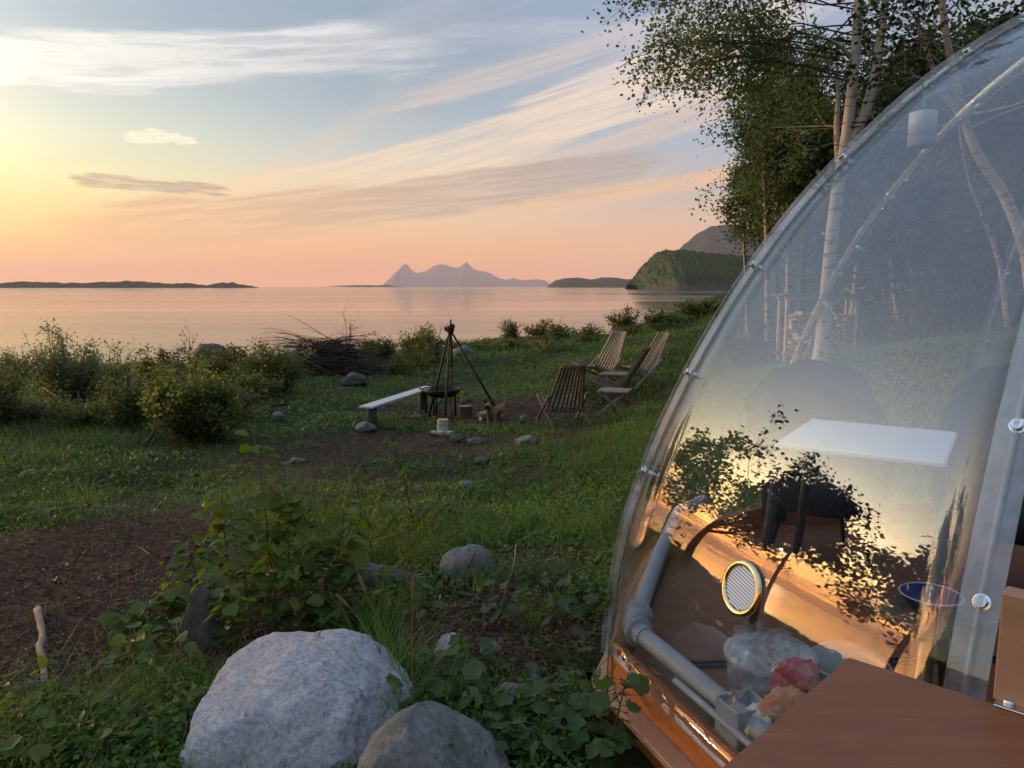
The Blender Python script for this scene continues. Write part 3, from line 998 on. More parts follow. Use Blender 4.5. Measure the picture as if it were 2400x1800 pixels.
ridge('mountain', [(890, 672), (905, 665), (925, 645), (945, 626), (953, 617), (961, 630), (976, 640), (995, 636), (1005, 632), (1018, 623), (1030, 619), (1044, 619), (1056, 624), (1066, 626),
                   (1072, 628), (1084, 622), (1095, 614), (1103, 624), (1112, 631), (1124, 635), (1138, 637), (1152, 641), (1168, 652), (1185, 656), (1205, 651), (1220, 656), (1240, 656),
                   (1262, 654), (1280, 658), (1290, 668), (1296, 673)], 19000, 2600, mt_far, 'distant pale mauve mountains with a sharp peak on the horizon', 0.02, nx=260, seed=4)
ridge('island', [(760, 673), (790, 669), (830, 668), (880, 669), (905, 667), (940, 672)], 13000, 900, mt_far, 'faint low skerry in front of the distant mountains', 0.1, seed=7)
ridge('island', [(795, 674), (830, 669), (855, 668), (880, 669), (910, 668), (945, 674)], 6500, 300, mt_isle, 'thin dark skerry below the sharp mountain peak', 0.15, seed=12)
ridge('island', [(-700, 664), (-400, 655), (-100, 668), (0, 666), (60, 662), (120, 663), (170, 665), (220, 664), (280, 660), (340, 661), (390, 665), (450, 666), (490, 671), (520, 664), (545, 664),
                 (560, 668), (580, 671), (604, 675)], 2600, 160, mt_isle, 'long low wooded island on the left horizon', 0.08, nx=520, seed=15, tree=3.0)
ridge('island', [(1283, 672), (1300, 657), (1330, 651), (1365, 651), (1385, 655), (1410, 650), (1440, 650), (1462, 654), (1500, 655), (1540, 660)], 4200, 260, mt_isle,
      'low blue green island between mountains and headland', 0.05, seed=18)
ridge('mountain', [(1560, 668), (1585, 592), (1610, 570), (1640, 546), (1665, 531), (1690, 525), (1712, 526), (1735, 532), (1770, 540), (1830, 560), (1900, 575), (2100, 560), (2300, 600), (2500, 670)], 3300, 700, mt_mid,
      'steep blue grey mountain with bare rock face behind headland', 0.03, seed=21, steep=0.8)
ridge('hill', [(1480, 670), (1492, 655), (1502, 638), (1515, 620), (1530, 604), (1545, 592), (1562, 588), (1580, 588), (1605, 592), (1640, 594), (1680, 596), (1720, 600), (1780, 604), (1900, 598), (2100, 600), (2300, 640), (2400, 672)],
      1150, 150, mt_green, 'green wooded headland sloping down into the sea', 0.05, nx=520, seed=25, tree=4.5, nz=150, steep=0.62)

# pale evening haze over the fjord
def build_haze():
    m, t, out = new_mat('evening_haze')
    v = t.node('ShaderNodeVolumePrincipled')
    v.inputs['Color'].default_value = (1.0, 0.86, 0.84, 1)
    v.inputs['Density'].default_value = HAZE
    v.inputs['Anisotropy'].default_value = 0.1
    t.l.new(v.outputs[0], out.inputs['Volume'])
    b = MB().box((0, 10000, 307.5), (48000, 24000, 625))
    o = b.build('haze', m)
    tag(o, 'thin evening haze over the fjord', kind='stuff')


HAZE = 5e-5
if HAZE > 0:
    build_haze()


# ------------------------------------------------------------------ the clear dome tent
DC = np.array([2.26, 2.60])        # centre of the dome
DR = 1.90                          # radius at the base
BASE_Z = 0.30
PROF = np.array([(0, .30), (0.01, .45), (.02, .55), (.05, .77), (.13, 1.02), (.23, 1.26), (.35, 1.5), (.49, 1.73), (.64, 1.94), (.82, 2.13), (1.07, 2.36), (1.36, 2.54), (1.64, 2.65), (1.90, 2.70)])


def prof_at(z):
    return np.interp(z, PROF[:, 1], PROF[:, 0])


# smooth meridian: radius from axis against height
_s = np.r_[0, np.cumsum(np.hypot(*np.diff(PROF, axis=0).T))]
MS = np.linspace(0, _s[-1], 40)
def _smooth(vals):
    a = np.interp(np.linspace(0, _s[-1], 400), _s, vals)
    k = np.ones(45) / 45
    b = np.convolve(np.pad(a, 22, mode='edge' ), k, 'valid')
    w = np.clip(np.minimum(np.arange(400), np.arange(399, -1, -1)) / 40, 0, 1)
    b = a * (1 - w) + b * w
    return np.interp(MS, np.linspace(0, _s[-1], 400), b)
MX = _smooth(PROF[:, 0]); MZ = _smooth(PROF[:, 1])
SEAMS = [222, 180, 113, 75, 37, 0, -40, -80]
PLAN = sorted([222, 180, 140, 113, 75, 37, 0, -40, -80, -109, -138])   # corners of the base in plan


def plan_r(a):
    """relative radius of the base outline at angle a (degrees): straight runs between corners, softened"""
    a = ((a + 138) % 360) - 138
    P = PLAN + [PLAN[0] + 360]
    for i in range(len(P) - 1):
        if P[i] <= a <= P[i + 1]:
            h = RAD(P[i + 1] - P[i]) / 2
            m = RAD(a - (P[i + 1] + P[i]) / 2)
            chord = math.cos(h) / math.cos(m)
            # the run left of the hidden corner is moulded rounder
            soft = 0.15 if P[i] != 113 else 0.35
            return chord * (1 - soft) + soft
    return 1.0


def dome_pt(a, k=None, z=None, out=0.0):
    """point on the dome at plan angle a (degrees), meridian station k or height z, pushed out by out"""
    if z is not None:
        x = float(np.interp(z, MZ, MX)); zz = z
    else:
        x, zz = MX[k], MZ[k]
    r = (DR - x + out) * plan_r(a)
    t = RAD(a)
    return np.array([DC[0] + r * math.cos(t), DC[1] + r * math.sin(t), zz])


dome = empty('dome_tent', (DC[0], DC[1], 0.0), 0, 'clear bubble dome tent of bolted plastic panels on a varnished wooden base', 'dome tent')


def put(o, parent):
    """parent keeping world place (parents are unrotated empties)"""
    o.parent = parent
    L = Vector((0, 0, 0)); p = parent
    while p is not None:
        L += Vector(p.location); p = p.parent
    o.location = Vector(o.location) - L
    return o


def dpart(mb, name, mat, smooth=False, parent=None):
    o = mb.build(name, mat, None, smooth)
    return put(o, parent or dome)


# panels (gores), each a sheet of 4 mm with two faces
def panel(a0, a1, name='panel'):
    na = max(6, int(abs(a1 - a0) / 4))
    A = np.linspace(a0, a1, na + 1)
    K = len(MS)
    V = []
    for side in (0.0, -0.004):
        for a in A:
            V += [dome_pt(a, k=k, out=side) for k in range(K)]
    V = np.array(V)
    n = na + 1
    F = []
    for s in (0, 1):
        o = s * n * K
        i = np.arange(na)[:, None]; j = np.arange(K - 1)[None]
        f = np.stack([o + i * K + j, o + i * K + j + 1, o + (i + 1) * K + j + 1, o + (i + 1) * K + j], -1).reshape(-1, 4)
        F.append(f if s == 0 else f[:, ::-1])
    off = n * K
    rim = []
    for j in range(K - 1):
        rim.append([j, j + 1, off + j + 1, off + j]); b = na * K
        rim.append([b + j, off + b + j, off + b + j + 1, b + j + 1])
    for i in range(na):
        rim.append([i * K, off + i * K, off + (i + 1) * K, (i + 1) * K])
    F.append(np.array(rim))
    mb = MB().add(V, F)
    o = dpart(mb, name, M['dome'], True)
    return o


for a0, a1 in zip(SEAMS[:-1], SEAMS[1:]):
    panel(a0, a1)

# flanges: a clear strip standing on every seam, with bolts
for a in SEAMS:
    mb = MB()
    t = RAD(a)
    tang = np.array([-math.sin(t), math.cos(t), 0])
    pts = np.array([dome_pt(a, k=k, out=0.0) for k in range(len(MS) - 1)])
    nrm = np.array([dome_pt(a, k=k, out=0.03) - dome_pt(a, k=k) for k in range(len(MS) - 1)])
    d = np.gradient(pts, axis=0)
    nn = np.cross(d, tang); nn /= np.linalg.norm(nn, axis=1)[:, None]
    nn *= np.sign((nn * nrm).sum(1))[:, None]
    # two overlapping flat bands either side of the seam plus an upright lip
    for (w0, w1, h0, h1) in ((-0.040, 0.034, 0.003, 0.008), (-0.003, 0.003, 0.008, 0.030)):
        ring = np.stack([pts + tang * w0 + nn * h0, pts + tang * w1 + nn * h0, pts + tang * w1 + nn * h1, pts + tang * w0 + nn * h1], 1)
        n = len(pts)
        i = np.arange(n - 1)[:, None]; j = np.arange(4)[None]
        F = np.stack([i * 4 + j, i * 4 + (j + 1) % 4, (i + 1) * 4 + (j + 1) % 4, (i + 1) * 4 + j], -1).reshape(-1, 4)
        mb.add(ring.reshape(-1, 3), [F, np.array([[0, 1, 2, 3]]), np.array([[(n - 1) * 4 + q for q in (3, 2, 1, 0)]])])
    fl = dpart(mb, 'flange', M['strip'])
    for zb in (0.99, 1.345, 1.72, 2.08, 2.42) if a != 222 else (1.02, 1.36, 1.72, 2.08):
        p = dome_pt(a, z=zb)
        o1 = dome_pt(a, z=zb, out=0.03) - p
        q = dome_pt(a, z=zb + 0.02) - dome_pt(a, z=zb - 0.02)
        n1 = np.cross(q, tang); n1 /= np.linalg.norm(n1); n1 *= np.sign(n1 @ o1)
        z = n1; x = tang; y = np.cross(z, x)
        R = np.stack([x, y, z], 1)
        b = MB()
        b.lathe([(0.017, 0.006), (0.017, 0.009), (0.0125, 0.010), (0.0125, 0.020), (0.011, 0.022), (0.006, 0.022), (0.006, 0.016)], p, 16, R)
        b.lathe([(0.013, -0.018), (0.013, -0.006), (0.005, -0.006)], p, 6, R)
        bo = b.build('bolt', M['steel'], None, True)
        shade_auto(bo)
        bo.parent = fl


# wooden base ring: one board per side, a ledge board under it and a dark skirting
def base_run(a0, a1):
    P0 = dome_pt(a0, z=0.31); P1 = dome_pt(a1, z=0.31)
    out = np.array([P0[1] - P1[1], P1[0] - P0[0], 0]); out /= np.linalg.norm(out)
    mid = (P0 + P1) / 2
    if (mid[:2] - DC) @ out[:2] < 0: out = -out
    d = (P1 - P0) / np.linalg.norm(P1 - P0)
    e = 0.012
    A, B = P0 - d * e, P1 + d * e
    z = np.array([0, 0, 1.0])
    f = lambda off, zz: (A * [1, 1, 0] + out * off + z * zz, B * [1, 1, 0] + out * off + z * zz)
    dpart(MB().bar(*f(-0.022, 0.265), 0.028, 0.15, bevel=0.004), 'base_board', M['wood_orange'])
    dpart(MB().bar(*f(0.012, 0.175), 0.10, 0.026, bevel=0.004), 'base_ledge', M['wood_ledge'])
    dpart(MB().bar(*f(-0.016, -0.02), 0.024, 0.36, bevel=0.003), 'base_skirting', M['wood_orange'])


ring = [222, 180, 140, 113, 75, 37, 0, -40, -80]
for a0, a1 in zip(ring[:-1], ring[1:]):
    base_run(a0, a1)

# floor boards inside (two sheets with a groove between, as wide as the base)
fl = MB()
ang = [222, 180, 140, 113, 75, 37, 0, -40, -80, -109, -138 + 0.0]
P = np.array([[*(DC + (dome_pt(a, z=0.31)[:2] - DC) * 0.965)] for a in ang])
n = len(P)
top = np.c_[P, np.full(n, 0.235)]; bot = np.c_[P, np.full(n, 0.19)]
fl.add(np.r_[top, bot], [np.arange(n)[::-1] if False else np.arange(n), np.arange(2 * n - 1, n - 1, -1)])
fl.fn = [f for f in fl.fn]
sides = np.array([[i, n + i, n + (i + 1) % n, (i + 1) % n] for i in range(n)])
fl.f4.append(sides)
dpart(fl, 'floor', M['floor'])
# raised brown plank bed behind the near floor
stepA = atZ(1430, 1566, 0.236); stepB = atZ(1905, 1552, 0.236)
stepA = np.array([0.62, stepA[1], 0.236]); stepB = np.array([2.0, stepB[1], 0.236])
dv = (stepB - stepA) / np.linalg.norm(stepB - stepA)
nv = np.array([-dv[1], dv[0], 0])
cpt = (stepA + stepB) / 2
dpart(MB().box(cpt + nv * 0.006 + [0, 0, 0.0045], (np.linalg.norm(stepB - stepA), 0.016, 0.009), np.stack([dv, nv, [0, 0, 1]], 1), 0.003), 'floor_joint', M['black'])
dpart(MB().box(cpt + nv * 0.036 + [0, 0, 0.0045], (np.linalg.norm(stepB - stepA), 0.008, 0.009), np.stack([dv, nv, [0, 0, 1]], 1), 0.002), 'floor_joint', M['black'])

# grey air pipe lying along the base inside, smooth on the near side and ribbed on the far side
def inner(a, off, z):
    p = dome_pt(a, z=0.31)
    v = DC - p[:2]; v /= np.linalg.norm(v)
    return np.array([p[0] + v[0] * off, p[1] + v[1] * off, z])
elbow = inner(180, 0.085, 0.40)
nearend = inner(221, 0.10, 0.40)
dd = (nearend - elbow) / np.linalg.norm(nearend - elbow)
pm = MB().tube([elbow + dd * 0.06, nearend], 0.032, 20)
pipe = dpart(pm, 'air_pipe', M['pvc'], True); shade_auto(pipe)
farp = [inner(a, 0.09, 0.40 + 0.02 * i) for i, a in enumerate((176, 168, 158, 148, 140, 133))]
fp = np.array(farp)
m = 150
tt = np.linspace(0, 1, m) * (len(fp) - 1)
path = np.stack([np.interp(tt, np.arange(len(fp)), fp[:, c]) for c in range(3)], 1)
ribs = 0.030 + 0.0022 * np.sign(np.sin(np.linspace(0, 2 * np.pi * 46, m)))
ribs[70:] = 0.030
pf = dpart(MB().tube(path, ribs, 18), 'ribbed_pipe', M['pvc'], True)
d2 = (path[1] - path[0]); d2 /= np.linalg.norm(d2)
el = MB()
for (c, ax, s) in ((elbow + dd * 0.05, dd, 1), (path[0] - d2 * 0.01, d2, 1)):
    z = ax; x = np.cross(z, (0, 0, 1)); x /= np.linalg.norm(x); y = np.cross(z, x)
    R = np.stack([x, y, z], 1)
    el.lathe([(0.033, -0.035), (0.046, -0.016), (0.056, -0.011), (0.056, 0.0), (0.040, 0.004), (0.037, 0.04), (0.032, 0.04)], c, 20, R)
el.tube([elbow + dd * 0.03, elbow - dd * 0.01 - d2 * 0.01, path[0] - d2 * 0.01], 0.036, 16)
eo = dpart(el, 'pipe_elbow', M['pvc'], True); shade_auto(eo)
# thin trim pipe with a clip beside it
t0 = elbow + dd * 0.36; t1 = elbow + dd * 1.10
off = np.cross(dd, (0, 0, 1)); off /= np.linalg.norm(off)
if (off[:2] @ (DC - elbow[:2])) > 0: off = -off
tr = dpart(MB().tube([t0 + off * 0.055 - [0, 0, .012], t1 + off * 0.055 - [0, 0, .012]], 0.011, 12), 'trim_pipe', M['pvc'], True); shade_auto(tr)
cl = MB()
cc = elbow + dd * 0.98 + off * 0.050
cl.box(cc + [0, 0, 0.012], (0.034, 0.02, 0.045), np.stack([off, dd, [0, 0, 1]], 1), 0.006)
cl.box(cc + off * 0.004 + dd * 0.03 - [0, 0, 0.004], (0.03, 0.05, 0.018), np.stack([off, dd, [0, 0, 1]], 1), 0.005)
dpart(cl, 'pipe_clip', M['white'])

# round louvred vent set into the near panel
va = None
d = ray(1740, 1382)
best = 1e9
for a in np.linspace(182, 220, 300):
    for z in np.linspace(0.6, 1.1, 60):
        p = dome_pt(a, z=z)
        w = p - [0, 0, CAM_Z]
        c = np.linalg.norm(np.cross(w, d)) / np.linalg.norm(d)
        if c < best: best, va = c, (a, z)
vp = dome_pt(*va[:1], z=va[1])
ta = dome_pt(va[0] - 1, z=va[1]) - dome_pt(va[0] + 1, z=va[1]); ta /= np.linalg.norm(ta)
tz = dome_pt(va[0], z=va[1] + .03) - dome_pt(va[0], z=va[1] - .03); tz /= np.linalg.norm(tz)
vn = np.cross(ta, tz); vn *= np.sign(vn[:2] @ (vp[:2] - DC)); vn /= np.linalg.norm(vn)
VR = np.stack([np.cross(tz, vn), tz, vn], 1)
ven = MB().lathe([(0.060, 0.002), (0.060, 0.010), (0.064, 0.014), (0.070, 0.016), (0.076, 0.013), (0.079, 0.006), (0.079, 0.002)], vp, 40, VR, closed=True)
vo = dpart(ven, 'vent', M['brass'], True)
back = MB().lathe([(0.060, 0.001), (0.060, 0.0035), (0.0, 0.0035)], vp, 32, VR)
bo = back.build('vent_backing', M['rust'], None); bo.parent = vo
slat0 = None
for i in range(13):
    y = -0.0535 + i * 0.0089
    half = math.sqrt(max(0.0590 ** 2 - y * y, 1e-6))
    ca = math.cos(RAD(15)); sa = math.sin(RAD(15))
    Rl = VR @ np.array([[1, 0, 0], [0, ca, sa], [0, -sa, ca]])
    tilt = RAD(-12)
    cx = np.array([math.cos(tilt), math.sin(tilt), 0])
    cen = vp + VR @ np.array([-y * math.sin(tilt), y * math.cos(tilt), 0.0075])
    Rz = np.array([[math.cos(tilt), -math.sin(tilt), 0], [math.sin(tilt), math.cos(tilt), 0], [0, 0, 1]])
    sl = MB().box(cen, (half * 2, 0.0058, 0.0016), VR @ Rz @ np.array([[1, 0, 0], [0, ca, sa], [0, -sa, ca]]))
    so = sl.build('slat', M['enamel'], None); so.parent = vo

# ------------------------------------------------------------------ things in the dome
FZ = 0.236


def lathe_thing(name, prof, loc, mat, label, cat, k=28, smooth=True):
    o = MB().lathe(prof, (0, 0, 0), k).build(name, mat, None, smooth)
    o.location = loc
    shade_auto(o)
    return tag(o, label, cat)


# clear tub and what lies in it
tub_c = atZ(1785, 1690, FZ); tub_c[2] = FZ
tub_c = np.array([0.82, 2.22, FZ])
tub = empty('plastic_tub', tub_c, 0.0, 'round clear plastic tub beside the grey pipe on the dome floor', 'tub')
MB().lathe([(0.105, 0.004), (0.118, 0.02), (0.132, 0.24), (0.138, 0.245), (0.138, 0.253), (0.129, 0.253), (0.114, 0.024), (0.0, 0.018)], (0, 0, 0), 40).build('tub_wall', M['clearbox'], tub, True)
MB().lathe([(0.139, 0.243), (0.143, 0.250), (0.143, 0.262), (0.132, 0.272), (0.10, 0.285), (0.05, 0.292), (0.0, 0.293)], (0, 0, 0), 40).build('lid', M['clearbox'], tub, True)

bgp = atZ(1822, 1655, FZ + 0.22)
bag = empty('plastic_bag', (bgp[0], bgp[1], FZ), 0.2, 'crumpled clear plastic bag of red and orange packets beside the tub', 'bag')
def crumple(name, c, size, mat, parent, seed, amp, sub=3):
    bm = bmesh.new()
    bmesh.ops.create_icosphere(bm, subdivisions=sub, radius=1)
    for v in bm.verts:
        q = v.co * 1.6 + Vector((seed, seed * 2.3, 0))
        r = 1 + amp * (abs(mnoise.noise(q * 1.3)) * 1.6 - 0.4) + amp * 0.6 * mnoise.noise(q * 3.1)
        v.co = Vector((v.co.x * size[0] * r, v.co.y * size[1] * r, v.co.z * size[2] * r)) + Vector(c)
    me = bpy.data.meshes.new(name); bm.to_mesh(me); bm.free()
    return link(name, me, parent, mat, 'film' not in name and 'neck' not in name)
crumple('bag_film', (0, 0.02, 0.20), (0.135, 0.13, 0.19), M['film'], bag, 3, 0.35, 4)
crumple('bag_neck', (-0.01, 0.10, 0.36), (0.07, 0.04, 0.06), M['film'], bag, 8, 0.8, 3)
crumple('red_packet', (0.085, 0.05, 0.27), (0.075, 0.025, 0.060), M['red'], bag, 5, 0.30, 4)
crumple('orange_packet', (0.02, 0.0, 0.21), (0.070, 0.030, 0.060), M['orange'], bag, 6, 0.30, 4)
crumple('cream_packet', (-0.045, 0.02, 0.13), (0.045, 0.05, 0.09), M['cream'], bag, 7, 0.2, 4)

hdp = atZ(1742, 1672, FZ + 0.17)
hold = empty('grey_holder', (hdp[0], hdp[1], FZ + 0.13), 0.35, 'small open grey box standing in front of the clear tub', 'box')
h = MB()
for (cx, cy, sx, sy) in ((0, -0.05, 0.12, 0.005), (0, 0.05, 0.12, 0.005), (-0.0575, 0, 0.005, 0.095), (0.0575, 0, 0.005, 0.095)):
    h.box((cx, cy, 0.03), (sx, sy, 0.10), None, 0.001)
h.box((0, 0, -0.018), (0.11, 0.095, 0.004))
h.build('holder_wall', M['pvc'], hold)
MB().box((0.0, 0, 0.0), (0.1, 0.06, 0.03), None, 0.008).build('holder_filling', M['pvc_dark'], hold)
MB().box((0, 0, -0.075), (0.13, 0.11, 0.11), None, 0.006).build('holder_base', M['pvc_dark'], hold)

gb = atZ(1962, 1560, 0.45)
gc = empty('round_cushion', (gb[0] + 0.06, gb[1] + 0.05, FZ), 0, 'round grey felt cushion on the dome floor behind the tub', 'cushion')
MB().lathe([(0.10, 0.0), (0.125, 0.02), (0.13, 0.10), (0.125, 0.19), (0.10, 0.225), (0.06, 0.240), (0, 0.245)], (0, 0, 0), 32).build('cushion_body', M['pvc_dark'], gc, True)
MB().lathe([(0.126, 0.188), (0.132, 0.194), (0.126, 0.202), (0.120, 0.195)], (0, 0, 0), 32, closed=True).build('piping', M['pvc'], gc, True)

# white table with black legs
TP1 = atZ(1815, 984, 1.04); TP2 = atZ(2218, 1010, 1.04)
tcx = np.array([1.44, 2.93])
tb = empty('white_table', (tcx[0], tcx[1], FZ), RAD(-34), 'white laminate table with black legs inside the dome', 'table')
TT = 0.80
top = MB().box((0, 0, TT), (0.58, 0.64, 0.026), None, 0.008).build('table_top', M['white'], tb)
for sx in (-1, 1):
    for sy in (-1, 1):
        MB().tube([(sx * 0.27, sy * 0.28, TT - 0.016), (sx * 0.34, sy * 0.35, 0.0)], [0.022, 0.017], 12).build('leg', M['black'], tb, True)

def armchair(loc, rz, w, h, label):
    e = empty('tub_chair', loc, rz, label, 'chair', 'dark fur chairs round the dome table')
    # curved shell back
    V, F = [], []
    na, nh = 22, 9
    for s, off in ((0, 0.0), (1, -0.07)):
        for i in range(na + 1):
            a = RAD(-28 + 236 * i / na)
            side = abs(math.cos(a))
            for j in range(nh + 1):
                f = j / nh
                top = h * (0.66 + 0.34 * max(0.0, math.sin(a)) ** 0.7)
                r = (w / 2 + off) * (0.86 + 0.14 * f - 0.10 * max(0, f - 0.7))
                z = 0.22 + (top - 0.22) * f + (0.035 if s and j == nh else 0)
                V.append((r * math.cos(a), r * math.sin(a) * 0.95 + 0.08 * f * max(0, math.sin(a)), z))
    n = (na + 1) * (nh + 1)
    i = np.arange(na)[:, None]; j = np.arange(nh)[None]
    q = np.stack([i * (nh + 1) + j, (i + 1) * (nh + 1) + j, (i + 1) * (nh + 1) + j + 1, i * (nh + 1) + j + 1], -1).reshape(-1, 4)
    rim = []
    for i in range(na):
        a, b = i * (nh + 1) + nh, (i + 1) * (nh + 1) + nh
        rim.append([a, b, n + b, n + a])
        a, b = i * (nh + 1), (i + 1) * (nh + 1)
        rim.append([b, a, n + a, n + b])
    for j in range(nh):
        rim.append([j, j + 1, n + j + 1, n + j]); c = na * (nh + 1)
        rim.append([c + j + 1, c + j, n + c + j, n + c + j + 1])
    bo = MB().add(V, [q, q[:, ::-1] + n, np.array(rim)]).build('shell_back', M['charcoal'], e, True)
    MB().lathe([(w * 0.40, 0.30), (w * 0.44, 0.33), (w * 0.44, 0.41), (w * 0.40, 0.45), (0, 0.46)], (0, -0.02, 0), 28).build('seat', M['charcoal'], e, True)
    crumple('fur_throw', (0, w * 0.40, h * 0.72), (w * 0.50, 0.12, h * 0.30), M['charcoal'], e, 4 + loc[0], 0.16, 4)
    for k in range(4):
        a = RAD(45 + 90 * k)
        MB().tube([(0.2 * math.cos(a), 0.2 * math.sin(a), 0.31), (0.27 * math.cos(a), 0.27 * math.sin(a), 0.0)], [0.016, 0.010], 8).build('leg', M['black'], e, True)
    return e


armchair((1.62, 3.75, FZ), RAD(-5), 0.68, 0.98, 'dark fur covered tub chair behind the white table, nearest the woodshed')
armchair((2.35, 3.35, FZ), RAD(-38), 0.70, 1.02, 'dark fur covered tub chair on the far side beside the third seam')

# red brown bench with a grey rug, seen low at the right
bn = empty('storage_bench', (2.16, 2.36, FZ), RAD(8), 'red brown box bench with a grey woven rug laid over it in the dome', 'bench')
MB().box((0.25, 0.1, 0.16), (0.95, 0.36, 0.32), None, 0.01).build('bench_box', M['redwood'], bn)
MB().box((0.25, 0.27, 0.46), (0.95, 0.04, 0.26), None, 0.01).build('backrest', M['redwood'], bn)
rg = MB().box((0.25, 0.07, 0.329), (0.72, 0.34, 0.016), None, 0.005)
ro = rg.build('woven_rug', M['rug'])
put(ro, bn); ro.location = (0, 0, 0)
for sx in (-0.18, 0.66):
    MB().bar((sx, -0.10, 0.0), (sx + 0.02, -0.10, 0.5), 0.028, 0.028).build('bench_post', M['black'], bn)

nb = atZ(2180, 1418, 0.60)
bw = empty('blue_bowl', (nb[0], nb[1], 0.585), 0, 'wide navy blue bowl on a low stand seen through the near panel', 'bowl')
MB().lathe([(0.05, 0.0), (0.06, 0.004), (0.085, 0.045), (0.095, 0.052), (0.090, 0.054), (0.055, 0.012), (0, 0.010)], (0, 0, 0), 32).build('bowl_body', M['navy'], bw, True)
MB().lathe([(0.094, 0.051), (0.098, 0.054), (0.094, 0.057), (0.090, 0.054)], (0, 0, 0), 32, closed=True).build('bowl_rim', M['pvc'], bw, True)
stnd = empty('low_stand', (nb[0], nb[1], FZ), 0.3, 'low dark wooden stand carrying the navy blue bowl', 'stand')
MB().box((0, 0, 0.33), (0.30, 0.26, 0.036), None, 0.006).build('stand_top', M['wood_dark'], stnd)
for sx in (-1, 1):
    for sy in (-1, 1):
        MB().bar((sx * 0.12, sy * 0.10, 0), (sx * 0.12, sy * 0.10, 0.312), 0.026, 0.026).build('leg', M['wood_dark'], stnd)

# hanging white lamp under the dome roof
lp = atY(2162, 300, 2.75)
lamp = empty('hanging_lamp', (lp[0], lp[1], lp[2]), 0, 'white drum lamp hanging under the dome roof', 'lamp')
MB().lathe([(0.042, 0.055), (0.046, 0.052), (0.046, -0.028), (0.043, -0.028), (0.042, 0.05)], (0, 0, 0), 32, closed=True).build('lamp_shade', M['white'], lamp, True)
MB().lathe([(0.0455, -0.0285), (0.0455, -0.062), (0.041, -0.066), (0, -0.066)], (0, 0, 0), 32).build('lamp_foot', M['pvc_dark'], lamp, True)
rr = math.hypot(lp[0] - DC[0], lp[1] - DC[1])
aa = math.degrees(math.atan2(lp[1] - DC[1], lp[0] - DC[0]))
ztop = float(np.interp(rr, (DR - MX)[::-1] * plan_r(aa), MZ[::-1]))
MB().tube([(0, 0, 0.045), (0, 0, ztop - lp[2] - 0.006)], 0.003, 8).build('lamp_cord', M['pvc_dark'], lamp, True)
MB().lathe([(0.045, 0.047), (0.0, 0.05)], (0, 0, 0), 24).build('lamp_cap', M['white'], lamp, True)

# ------------------------------------------------------------------ brown plywood counter in front of the dome
BZ = 0.90
A = atZ(1990, 1541, BZ); B = atZ(1690, 1802, BZ); C = atZ(2400, 1672, BZ)
u1 = (B - A) / np.linalg.norm(B - A); u2 = (C - A) / np.linalg.norm(C - A)
A2 = A[:2]; B2 = A[:2] + u1[:2] * 0.62; D2 = A[:2] + u2[:2] * 0.85
C2 = B2 + u2[:2] * 0.85
ct = empty('plywood_counter', (float(A[0]), float(A[1]), 0), 0, 'brown film faced plywood counter in front of the dome with a wooden post', 'counter')
base2 = A[:2]
pts = np.array([A2, B2, C2, D2]) - base2


def prism(poly, z0, z1, name, mat, parent):
    n = len(poly)
    area = sum(poly[i][0] * poly[(i + 1) % n][1] - poly[(i + 1) % n][0] * poly[i][1] for i in range(n))
    if area < 0: poly = poly[::-1]
    V = np.r_[np.c_[poly, np.full(n, z0)], np.c_[poly, np.full(n, z1)]]
    s = np.array([[i, (i + 1) % n, n + (i + 1) % n, n + i] for i in range(n)])
    return MB().add(V, [s, np.arange(n)[::-1], n + np.arange(n)]).build(name, mat, parent)


prism(pts, BZ - 0.018, BZ, 'counter_top', M['plywood'], ct)
cen = pts.mean(0)
inn = cen + (pts - cen) * 0.90
for i in range(4):
    p, q = inn[i], inn[(i + 1) % 4]
    MB().bar((*p, BZ - 0.47), (*q, BZ - 0.47), 0.018, BZ - 0.02).build('side_board', M['plywood'], ct)
pp = atZ(2326, 1640, BZ); pq = atZ(2480, 1690, BZ)
ax = (pq - pp); ax /= np.linalg.norm(ax); ay = np.array([-ax[1], ax[0], 0])
pc = pp + ax * 0.085 + ay * 0.022
pc = pc - np.array([*base2, 0])
hgt = 0.205
MB().box(pc + [0, 0, hgt / 2 + 0.001], (0.17, 0.045, hgt), np.stack([ax, ay, [0, 0, 1]], 1), 0.003).build('post', M['wood_ledge'], ct)
br = MB()
bc = atZ(2392, 1660, BZ) - np.array([*base2, 0])
R = np.stack([ax, ay, [0, 0, 1]], 1)
br.box(bc + [0, 0, 0.002], (0.075, 0.05, 0.003), R, 0.001)
br.box(bc + ay * 0.024 + [0, 0, 0.03], (0.075, 0.003, 0.055), R, 0.001)
bk = br.build('angle_bracket', M['steel'], ct)
sc = MB().lathe([(0.011, 0.0035), (0.010, 0.008), (0.006, 0.010), (0, 0.0105)], bc - ax * 0.018, 16).build('screw', M['steel'], bk, True)


